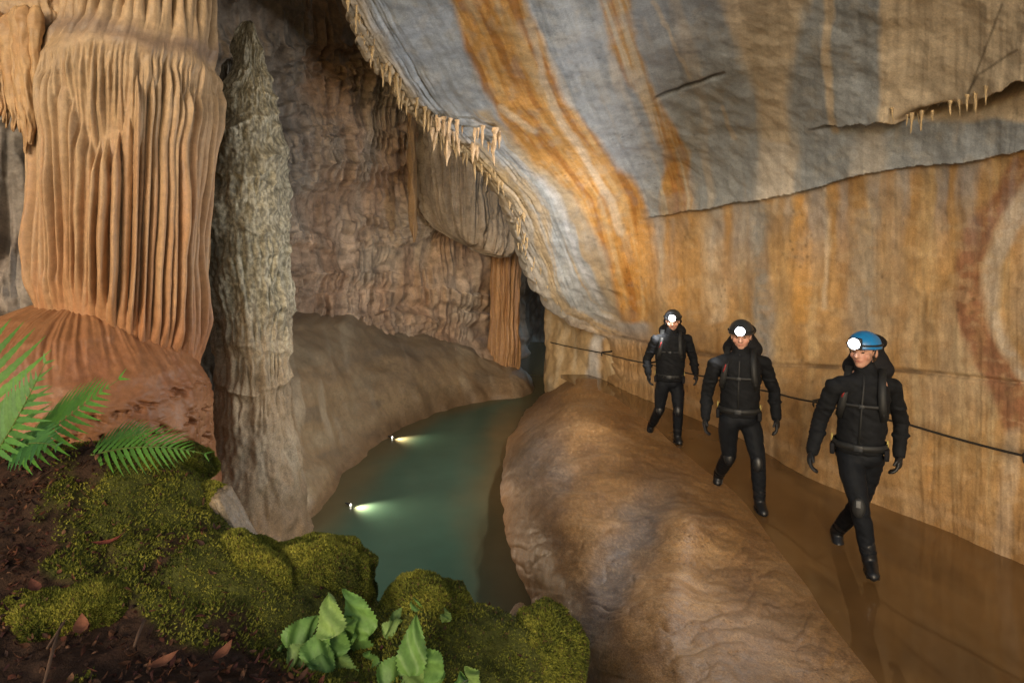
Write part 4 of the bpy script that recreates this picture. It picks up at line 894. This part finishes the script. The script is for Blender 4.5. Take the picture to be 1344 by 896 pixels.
def box(bm, c, sz, fr, bev=.2):
    r, f, u = fr; b2 = bmesh.new(); bmesh.ops.create_cube(b2, size=1)
    for v in b2.verts: v.co = Vector((v.co.x*sz[0], v.co.y*sz[1], v.co.z*sz[2]))
    bmesh.ops.bevel(b2, geom=list(b2.edges), offset=min(sz)*bev, segments=3, profile=.5, affect='EDGES')
    me = bpy.data.meshes.new('t'); b2.to_mesh(me); b2.free(); R = Matrix((r, f, u)).transposed().to_4x4(); R.translation = Vector(c); me.transform(R); bm.from_mesh(me); bpy.data.meshes.remove(me)
def ribbon(bm, pts, w, th, nrm):
    pts = [Vector(p) for p in pts]; rows = []
    for i, p in enumerate(pts):
        t = (pts[min(i+1, len(pts)-1)]-pts[max(i-1, 0)]).normalized(); n = (nrm[i] if isinstance(nrm, list) else nrm).normalized(); s = t.cross(n).normalized()
        rows.append([bm.verts.new(p+s*w/2), bm.verts.new(p+s*w/2+n*th), bm.verts.new(p-s*w/2+n*th), bm.verts.new(p-s*w/2)])
    for A, B in zip(rows[:-1], rows[1:]):
        for k in range(4): bm.faces.new((A[k], A[(k+1) % 4], B[(k+1) % 4], B[k]))
    bm.faces.new(rows[0][::-1]); bm.faces.new(rows[-1])
def person(cfg):
    d = cfg['d']; k = cfg['k']; J = lambda q: P(q[0], q[1], d+(q[2] if len(q) > 2 else 0))
    bf = rot_frame(cfg['face']); R, Fw, U = bf; hf = rot_frame(cfg['look'], Vector((0, 0, 1))); hr, hfw, hu = hf
    head = J(cfg['head']); neck = J(cfg['neck']); hip = J(cfg['hip']); chest = neck.lerp(hip, .36)
    sh = {s: J(cfg['sh'][s]) for s in 'RL'}; el = {s: J(cfg['el'][s]) for s in 'RL'}; wr = {s: J(cfg['wr'][s]) for s in 'RL'}
    hj = {s: J(cfg['hj'][s]) for s in 'RL'}; kn = {s: J(cfg['kn'][s]) for s in 'RL'}; an = {s: J(cfg['an'][s]) for s in 'RL'}; toe = {s: J(cfg['toe'][s]) for s in 'RL'}
    root = empty('person', (hip.x, hip.y, 0), cfg['label'], 'person', 'cavers walking along the stream')
    # ---- body: one continuous surface
    def head_shape(bm):
        kk = k*1.1; h = lambda a, b, c: head+hr*a*kk+hfw*b*kk+hu*c*kk
        blob(bm, h(0, -.012, .03), (.076*kk, .095*kk, .088*kk), hf, 28); blob(bm, h(0, .022, -.035), (.058*kk, .068*kk, .078*kk), hf, 28); blob(bm, h(0, .05, -.085), (.034*kk, .034*kk, .026*kk), hf)
        blob(bm, h(0, .072, .012), (.05*kk, .018*kk, .014*kk), hf); limb(bm, [h(0, .088, .005), h(0, .108, -.028)], [.009*kk, .0155*kk], hf, 8); blob(bm, h(.011, .094, -.031), (.009*kk, .010*kk, .008*kk), hf); blob(bm, h(-.011, .094, -.031), (.009*kk, .010*kk, .008*kk), hf)
        blob(bm, h(0, .083, -.055), (.024*kk, .012*kk, .0065*kk), hf); blob(bm, h(0, .080, -.066), (.021*kk, .012*kk, .007*kk), hf)
        for s in (-1, 1): blob(bm, h(.045*s, .052, -.025), (.024*kk, .026*kk, .026*kk), hf); blob(bm, h(.077*s, -.012, -.005), (.011*kk, .022*kk, .032*kk), hf)
    bm = bmesh.new(); head_shape(bm)
    limb(bm, [head-hfw*.015*k-hu*.06*k, neck-U*.04*k], [.056*k, .05*k], bf)
    for t, w, dp in ((-.06, .10, .075), (.1, .155, .095), (.3, .16, .105), (.55, .145, .095), (.8, .125, .085), (1.0, .12, .085)):
        blob(bm, neck.lerp(hip, max(t, .02)), (w*k, dp*k, .10*k), bf)
    hand_dir = {}
    for s in 'RL':
        limb(bm, [sh[s], el[s], wr[s]], [.048*k, .038*k, .027*k], bf); limb(bm, [hj[s], kn[s], an[s], an[s].lerp(toe[s], .75)], [.06*k, .048*k, .034*k, .028*k], bf)
        limb(bm, [neck.lerp(hip, .10), sh[s]], [.045*k, .045*k], bf); limb(bm, [hip-U*.0, hj[s]], [.07*k, .06*k], bf); hand_dir[s] = (wr[s]-el[s]).normalized()
        limb(bm, [wr[s], wr[s]+hand_dir[s]*.05*k], [.022*k, .014*k], bf)
    me = remesh('body', bm, .0075*k, 3)
    co = np.empty(len(me.vertices)*3); me.vertices.foreach_get('co', co); co = co.reshape(-1, 3); rel = (co-np.array(head))/(k*1.1); hx, hy, hz = rel@np.array(hr), rel@np.array(hfw), rel@np.array(hu)
    c = np.zeros(co.shape)+np.array((.46,.26,.19)); c = lay(c, np.exp(-((np.abs(hx)-.042)/.022)**2-((hz+.03)/.022)**2)*(hy > .03)*.5, (.48,.19,.14))
    c = lay(c, np.exp(-(hx/.024)**2-((hz+.060)/.0085)**2)*(hy > .05)*.75, (.36,.10,.085)); c = lay(c, np.exp(-(hx/.022)**2-((hz+.0605)/.0022)**2)*(hy > .05)*.8, (.12,.03,.03))
    c = lay(c, np.exp(-((np.abs(hx)-.030)/.017)**2-((hz-.018)/.005)**2)*(hy > .04)*.85, (.05,.03,.02)); c = lay(c, np.exp(-((np.abs(hx)-.03)/.016)**2-((hz-.003)/.008)**2)*(hy > .04)*.45, (.22,.10,.075))
    a = me.color_attributes.new('Col', 'FLOAT_COLOR', 'POINT'); cc = np.ones((len(co), 4), np.float32); cc[:, :3] = c; a.data.foreach_set('color', cc.ravel())
    body = link('body', me, M_skin, root, origin=hip)
    for s in (-1, 1):
        bm = bmesh.new(); blob(bm, head+hr*.033*s*k+hfw*.085*k+hu*.002*k, (.013*k, .009*k, .007*k), hf); link('eye', bm_mesh('eye', bm), M_eye, body)
    bm = bmesh.new(); blob(bm, head-hfw*.024*k+hu*.031*k, (.09*k, .099*k, .096*k), hf, 24); blob(bm, head-hfw*.06*k-hu*.02*k, (.077*k, .055*k, .082*k), hf); link('hair', remesh('hair', bm, .01*k, 2), M_hair, body)
    # ---- jacket
    bm = bmesh.new()
    for t in np.linspace(.04, 1.0, 26):
        w = np.interp(t, [0, .1, .25, .5, .75, 1], [.12, .162, .19, .182, .17, .174]); dp = np.interp(t, [0, .1, .3, .6, 1], [.095, .12, .142, .138, .135])
        blob(bm, neck.lerp(hip, float(t)), (w*k*cfg.get('bw', 1), dp*k*cfg.get('bw', 1), .06*k), bf, 26)
    for s in 'RL':
        mid = el[s]+U*.012*k
        limb(bm, [neck.lerp(hip, .07), sh[s], mid, wr[s]-hand_dir[s]*.01*k], [.086*k, .066*k, .055*k, .043*k], bf)
        for q in (.55, .75):   # sleeve folds
            p = sh[s].lerp(el[s], q) if q < .6 else el[s].lerp(wr[s], .35); blob(bm, p+Fw*.01*k, (.074*k*(1-.16*q), .071*k*(1-.16*q), .022*k), bf)
    limb(bm, [neck-U*.03*k, neck.lerp(head, .30)], [.10*k, .078*k], bf)
    jk = link('jacket', crease(remesh('jacket', bm, .009*k, 4), .0075*k, d), M_suit, root, origin=hip)
    bm = bmesh.new(); top = neck.lerp(head, .12)+Fw*.085*k; pts = [top, neck.lerp(hip, .12)+Fw*.128*k, neck.lerp(hip, .3)+Fw*.143*k, neck.lerp(hip, .55)+Fw*.14*k, neck.lerp(hip, .9)+Fw*.136*k]; ribbon(bm, pts, .014*k, .004, Fw); link('zip', bm_mesh('zip', bm), M_strap, jk)
    # ---- trousers
    bm = bmesh.new(); blob(bm, hip+U*.02*k, (.168*k, .125*k, .10*k), bf, 26); blob(bm, hip-U*.05*k, (.168*k, .125*k, .09*k), bf, 26)
    for s in 'RL':
        limb(bm, [hip.lerp(hj[s], .8)-U*.03*k, hj[s].lerp(kn[s], .35), kn[s], kn[s].lerp(an[s], .3), an[s]], [.1*k, .09*k, .066*k, .066*k, .049*k], bf)
        for q in (-.18, .12, .8): p = kn[s].lerp(an[s], q) if q > 0 else kn[s].lerp(hj[s], -q); blob(bm, p, ((.07 if q < .5 else .058)*k, (.074 if q < .5 else .06)*k, .018*k), bf)
    tr = link('trousers', crease(remesh('trousers', bm, .009*k, 4), .005*k, d+3), M_pant, root, origin=hip)
    for s in cfg.get('pads', 'RL'):
        bm = bmesh.new(); kf = (Fw*.9-(kn[s]-hj[s]).normalized()*.1).normalized(); fr = rot_frame(kf); blob(bm, kn[s]+kf*.052*k-U*.01*k, (.046*k, .026*k, .075*k), fr); link('knee_pad', bm_mesh('knee_pad', bm), M_strap if s in cfg.get('light_pad', '') else M_boot, tr)
        if s in cfg.get('light_pad', ''):
            bm = bmesh.new(); box(bm, kn[s]+kf*.077*k+U*.02*k, (.03*k, .006*k, .05*k), fr); link('badge', bm_mesh('badge', bm), plain('grey_badge', (.12, .125, .13), .5), tr)
    # ---- boots
    for s in 'RL':
        bm = bmesh.new(); td = (toe[s]-an[s]); fl = td.normalized(); bfw = rot_frame(fl, Vector((0, 0, 1)) if abs(fl.z) < .9 else -Fw)
        low = an[s]+td*.28; limb(bm, [an[s].lerp(kn[s], .32), an[s]], [.060*k, .052*k], bf); limb(bm, [an[s], low, toe[s]-fl*.03*k], [.053*k, .05*k, .038*k], bf)
        heel = an[s]-Vector((fl.x, fl.y, 0))*.045*k-Vector((0, 0, 1))*.05*k*(1 if cfg['flat'][s] else .3); blob(bm, heel, (.042*k, .045*k, .04*k), bf); blob(bm, toe[s]-fl*.045*k, (.048*k, .055*k, .034*k), bfw)
        bt = link('boot', remesh('boot', bm, .009*k, 3), M_boot, root)
        bm = bmesh.new(); b0 = heel-bfw[2]*.035*k; b1 = toe[s]-fl*.03*k-bfw[2]*.03*k; ribbon(bm, [b0, b0.lerp(b1, .5), b1], .085*k, .016*k, bfw[2]); link('sole', bm_mesh('sole', bm), M_sole if not cfg['flat'][s] else M_boot, bt)
    # ---- gloves: palm, thumb and four curled fingers
    for s in 'RL':
        hd = hand_dir[s]; hd = (hd+Vector((0, 0, -.25))).normalized(); sg = 1 if s == 'R' else -1
        th = (Fw-hd*Fw.dot(hd)).normalized(); nr = (R*-sg); nr = (nr-hd*nr.dot(hd)-th*nr.dot(th)).normalized()      # th: thumb side faces forward; nr: palm faces the thigh
        fr = (th, nr, hd); w = wr[s]
        bm = bmesh.new(); limb(bm, [w-hd*.05*k, w+hd*.012*k], [.038*k, .032*k], bf, 12); blob(bm, w+hd*.052*k, (.046*k, .028*k, .056*k), fr, 20)
        for i, (o, L) in enumerate(((.031, .078), (.011, .086), (-.010, .080), (-.030, .064))):
            b = w+hd*.088*k+th*o*k; c1 = .12+.09*i+cfg.get('curl', 0)*.7; p1 = b+(hd*math.cos(c1)+nr*math.sin(c1))*L*.45*k; c2 = c1+.42; p2 = p1+(hd*math.cos(c2)+nr*math.sin(c2))*L*.32*k; c3 = c2+.38; p3 = p2+(hd*math.cos(c3)+nr*math.sin(c3))*L*.24*k
            limb(bm, [b-hd*.02*k, b, p1, p2, p3], [.0135*k, .0135*k, .0125*k, .0115*k, .010*k], fr, 8)
        b = w+hd*.03*k+th*.032*k; p1 = b+(th*.6+hd*.75+nr*.3).normalized()*.042*k; p2 = p1+(th*.1+hd*.9+nr*.5).normalized()*.034*k; limb(bm, [w+hd*.015*k+th*.015*k, b, p1, p2], [.016*k, .015*k, .0125*k, .010*k], fr, 8)
        link('glove', remesh('glove', bm, .0042*k, 2, .4), M_glove, root)
    # ---- helmet with headlamp
    hc = head+hu*.046*k-hfw*.008*k; nth, nph = 48, 20; V = []
    for i in range(nph):
        ph = i/(nph-1)*1.72
        for j in range(nth):
            a = j/nth*6.28318; x, y, z = math.sin(ph)*math.sin(a), math.sin(ph)*math.cos(a), math.cos(ph)
            g = 1+.022*max(0, math.cos(a*6))*math.sin(ph*1.6)**2; vx = .113*g*x; vy = .134*g*y; vz = .112*z
            if ph > 1.6: vx *= 1.04; vy *= 1.04
            V.append(hc+hr*vx*k+hfw*vy*k+hu*vz*k)
    f = grid_faces(nph, nth, True)
    inner = [hc+(v-hc)*.93 for v in V[-nth:]]; n0 = len(V); V += inner; V.append(hc+hu*.05*k); ring = np.array([[n0-nth+j, n0-nth+(j+1) % nth, n0+(j+1) % nth, n0+j] for j in range(nth)]); cap = np.array([[n0+j, n0+(j+1) % nth, len(V)-1, len(V)-1] for j in range(nth)])
    bm = bmesh.new(); bv = [bm.verts.new(v) for v in V]
    for q in list(f)+list(ring): 
        try: bm.faces.new([bv[i] for i in q])
        except ValueError: pass
    for q in cap: bm.faces.new([bv[q[0]], bv[q[1]], bv[q[2]]])
    bmesh.ops.remove_doubles(bm, verts=bm.verts, dist=1e-5)
    hel = link('helmet', bm_mesh('helmet', bm), cfg['helmet'], root)
    bm = bmesh.new(); tube(bm, [hc+hr*.118*k*math.sin(a)+hfw*.139*k*math.cos(a)+hu*(.012)*k for a in np.linspace(0, 6.2832, 33)], .008*k, 6); link('headlamp_strap', bm_mesh('headlamp_strap', bm), M_strap, hel)
    bm = bmesh.new()
    for sx in (-1, 1): ribbon(bm, [head+hr*.10*sx*k+hfw*.02*k+hu*.03*k, head+hr*.085*sx*k+hfw*.03*k-hu*.045*k, head+hr*.03*sx*k+hfw*.055*k-hu*.125*k], .012*k, .003*k, hr*sx)
    link('chin_strap', bm_mesh('chin_strap', bm), M_strap, hel)
    lp = hc+hfw*.152*k+hu*.024*k; bm = bmesh.new(); box(bm, lp-hfw*.012*k, (.098*k, .04*k, .09*k), hf, .35); link('headlamp', bm_mesh('headlamp', bm), M_dark, hel)
    bm = bmesh.new(); blob(bm, lp+hfw*.008*k, (.043*k, .026*k, .040*k), hf, 24); link('headlamp_lens', bm_mesh('headlamp_lens', bm), M_lens, hel)
    L = bpy.data.lights.new('headlamp_light', 'SPOT'); L.energy = cfg['power']; L.spot_size = math.radians(172); L.spot_blend = 1; L.shadow_soft_size = .06; L.color = (1, .95, .88)
    o = bpy.data.objects.new('headlamp_light', L); COL.objects.link(o); o.parent = root; o.location = lp+hfw*.09*k+hu*.02-WLOC[root.name]; o.rotation_euler = Vector(cfg['beam']).to_track_quat('-Z', 'Y').to_euler()
    # ---- backpack, worn but a thing of its own
    pk = empty('backpack', neck.lerp(hip, 1.0)-Fw*.26*k, cfg['pack_label'], 'backpack', 'backpacks worn by the cavers')
    bm = bmesh.new(); pc = neck.lerp(hip, .42)-Fw*.25*k; pw = cfg.get('pw', .17)
    top = cfg.get('ptop', .12)
    for t, w, dp in ((-top/.5, pw*.55, .08), (-top/1.1, pw*.8, .10), (-.05, pw*1.0, .11), (.2, pw, .12), (.5, pw, .12), (.8, pw*.95, .115), (.95, pw*.85, .10)): blob(bm, neck.lerp(hip, t)-Fw*.23*k, (w*k, dp*k, .12*k), bf, 24)
    link('sack', remesh('sack', bm, .014*k, 4), M_pack, pk)
    bm = bmesh.new(); lc = neck.lerp(hip, -top/.5)-Fw*.22*k+U*.05*k; blob(bm, lc, (pw*.66*k, .115*k, .07*k), bf, 24); link('lid', bm_mesh('lid', bm), M_pack, pk)
    bm = bmesh.new()
    for sx in (-1, 1):
        x = R*.115*sx*k
        ribbon(bm, [neck.lerp(hip, .02)+x*.9-Fw*.12*k+U*.02*k, neck.lerp(hip, -.03)+x+U*.045*k, neck.lerp(hip, .06)+x*1.05+Fw*.105*k, neck.lerp(hip, .2)+x*1.1+Fw*.135*k, neck.lerp(hip, .38)+x*1.2+Fw*.132*k, neck.lerp(hip, .55)+x*1.35+Fw*.09*k], .052*k, .012*k, [U, U+Fw*.3, Fw+U*.6, Fw, Fw, Fw+R*sx*.5])
    link('shoulder_straps', bm_mesh('shoulder_straps', bm), M_strap, pk)
    bm = bmesh.new(); ribbon(bm, [neck.lerp(hip, .36)+R*x*k+Fw*.150*k*math.cos(x*4.2) for x in np.linspace(-.15, .15, 9)], .024*k, .008*k, Fw); link('chest_strap', bm_mesh('chest_strap', bm), M_strap, pk)
    bm = bmesh.new(); aa = np.linspace(-2.4, 2.4, 25); ribbon(bm, [neck.lerp(hip, .93)+R*.182*k*math.sin(a)+Fw*.142*k*math.cos(a) for a in aa], .05*k, .012*k, [R*math.sin(a)+Fw*math.cos(a) for a in aa]); link('hip_belt', bm_mesh('hip_belt', bm), M_strap, pk)
    bm = bmesh.new(); box(bm, neck.lerp(hip, .93)+Fw*.158*k, (.06*k, .014*k, .042*k), bf); link('buckle', bm_mesh('buckle', bm), M_dark, pk); bm = bmesh.new(); box(bm, neck.lerp(hip, .36)+Fw*.160*k, (.035*k, .012*k, .026*k), bf); link('buckle', bm_mesh('buckle', bm), M_dark, pk)
    bm = bmesh.new(); tube(bm, [neck.lerp(hip, t)+R*(.117+.012*i)*k+Fw*(.148-.0*i)*k for i, t in enumerate((.13, .2, .26))], .006*k, 6); link('red_cord', bm_mesh('red_cord', bm), M_red, pk)
    for sx in (-1, 1):
        bm = bmesh.new(); p = neck.lerp(hip, .98)+R*.185*sx*k+Fw*.04*k; box(bm, p-U*.02*k, (.035*k, .09*k, .085*k), bf, .3); link('pouch', bm_mesh('pouch', bm), M_pack, pk)
        bm = bmesh.new(); box(bm, p+U*.06*k+R*.006*sx*k-Fw*.02*k, (.014*k, .018*k, .05*k), bf, .3); link('gear_clip', bm_mesh('gear_clip', bm), M_yel, pk)
    return root
PEOPLE = [
 dict(d=5.25, k=1.0, bw=.97, face=(-.60, -1, 0), look=(-1.35, -1, .02), head=(1134, 461), neck=(1136, 494), hip=(1128, 588),
      sh=dict(R=(1094, 508), L=(1172, 508, .04)), el=dict(R=(1076, 553, .10), L=(1183, 556, .12)), wr=dict(R=(1066, 592, -.02), L=(1180, 597, .02)),
      hj=dict(R=(1114, 600), L=(1145, 600)), kn=dict(R=(1128, 662, -.18), L=(1126, 664, .14)), an=dict(R=(1142, 738, -.18), L=(1098, 697, .50)), toe=dict(R=(1147, 759, -.34), L=(1101, 719, .40)),
      flat=dict(R=True, L=False), light_pad='R', pads='R', helmet=M_blue, power=110, beam=(-.95, -.25, .12), pw=.19, ptop=.17, curl=.35,
      label='caver in black wetsuit with bright blue helmet and headlamp, nearest of the three', pack_label='black backpack worn by the caver in the blue helmet'),
 dict(d=6.45, k=1.0, face=(-.42, -1, 0), look=(-.42, -1, -.05), head=(973, 441), neck=(972, 466), hip=(970, 541),
      sh=dict(R=(938, 478), L=(1003, 477, .03)), el=dict(R=(928, 517, .10), L=(1016, 515, .10)), wr=dict(R=(926, 548, -.04), L=(1019, 548, -.02)),
      hj=dict(R=(955, 549), L=(985, 549)), kn=dict(R=(957, 597, .10), L=(995, 606, -.12)), an=dict(R=(943, 623, .55), L=(997, 660, -.10)), toe=dict(R=(941, 637, .48), L=(1004, 676, -.24)),
      flat=dict(R=False, L=True), helmet=M_dark, power=190, beam=(-1, -.1, .15), pw=.19, ptop=.15,
      label='caver in black wetsuit and dark helmet, middle of the three', pack_label='tall black backpack worn by the caver in the middle'),
 dict(d=8.5, k=.92, bw=1.1, face=(-.30, -1, 0), look=(-.28, -1, -.12), head=(883, 421), neck=(881, 440), hip=(879, 496),
      sh=dict(R=(860, 446), L=(902, 445, .03)), el=dict(R=(849, 474, .08), L=(910, 472, .08)), wr=dict(R=(851, 491, -.04), L=(913, 490, -.03)),
      hj=dict(R=(869, 503), L=(889, 503)), kn=dict(R=(866, 536, .05), L=(890, 538, -.10)), an=dict(R=(854, 560, .45), L=(889, 573, -.06)), toe=dict(R=(852, 571, .30), L=(893, 583, -.16)),
      flat=dict(R=False, L=True), helmet=M_dark, power=300, beam=(-1, .25, .15), pw=.19, ptop=.10,
      label='caver in black wetsuit with dark helmet, farthest of the three', pack_label='black backpack worn by the farthest caver')]
for c in PEOPLE: person(c)
# ------------------------------------------------------------------ light, sky, camera
EL, AZ = math.radians(12), math.radians(-13)          # soft overcast light entering by the cave mouth behind the camera
w = bpy.data.worlds.new('World'); SC.world = w; w.use_nodes = True; nt = w.node_tree
sky = nt.nodes.new('ShaderNodeTexSky'); sky.sky_type = 'NISHITA'; sky.sun_disc = False; sky.sun_elevation = EL; sky.sun_rotation = math.pi-AZ; sky.dust_density = 4; sky.ozone_density = 1
nt.links.new(sky.outputs[0], nt.nodes['Background'].inputs[0]); nt.nodes['Background'].inputs[1].default_value = 0.15
S = bpy.data.lights.new('sun', 'SUN'); S.energy = .95; S.angle = math.radians(14); S.color = (1, .96, .89); so = bpy.data.objects.new('sun', S); COL.objects.link(so); so.location = (0, -5, 8)
so.rotation_euler = Vector((-math.sin(AZ)*math.cos(EL), math.cos(AZ)*math.cos(EL), -math.sin(EL))).to_track_quat('-Z', 'Y').to_euler()
cam = bpy.data.cameras.new('camera'); co = bpy.data.objects.new('camera', cam); COL.objects.link(co); co.location = (0, 0, CZ); co.rotation_euler = (math.radians(90), 0, 0)
cam.lens = 24; cam.sensor_width = 36; cam.shift_y = -(448-HY)/1344; cam.clip_start = .05; cam.clip_end = 200; SC.camera = co
SC.view_settings.view_transform = 'Standard'; SC.view_settings.look = 'None'; SC.view_settings.gamma = 1; SC.view_settings.exposure = 0.22
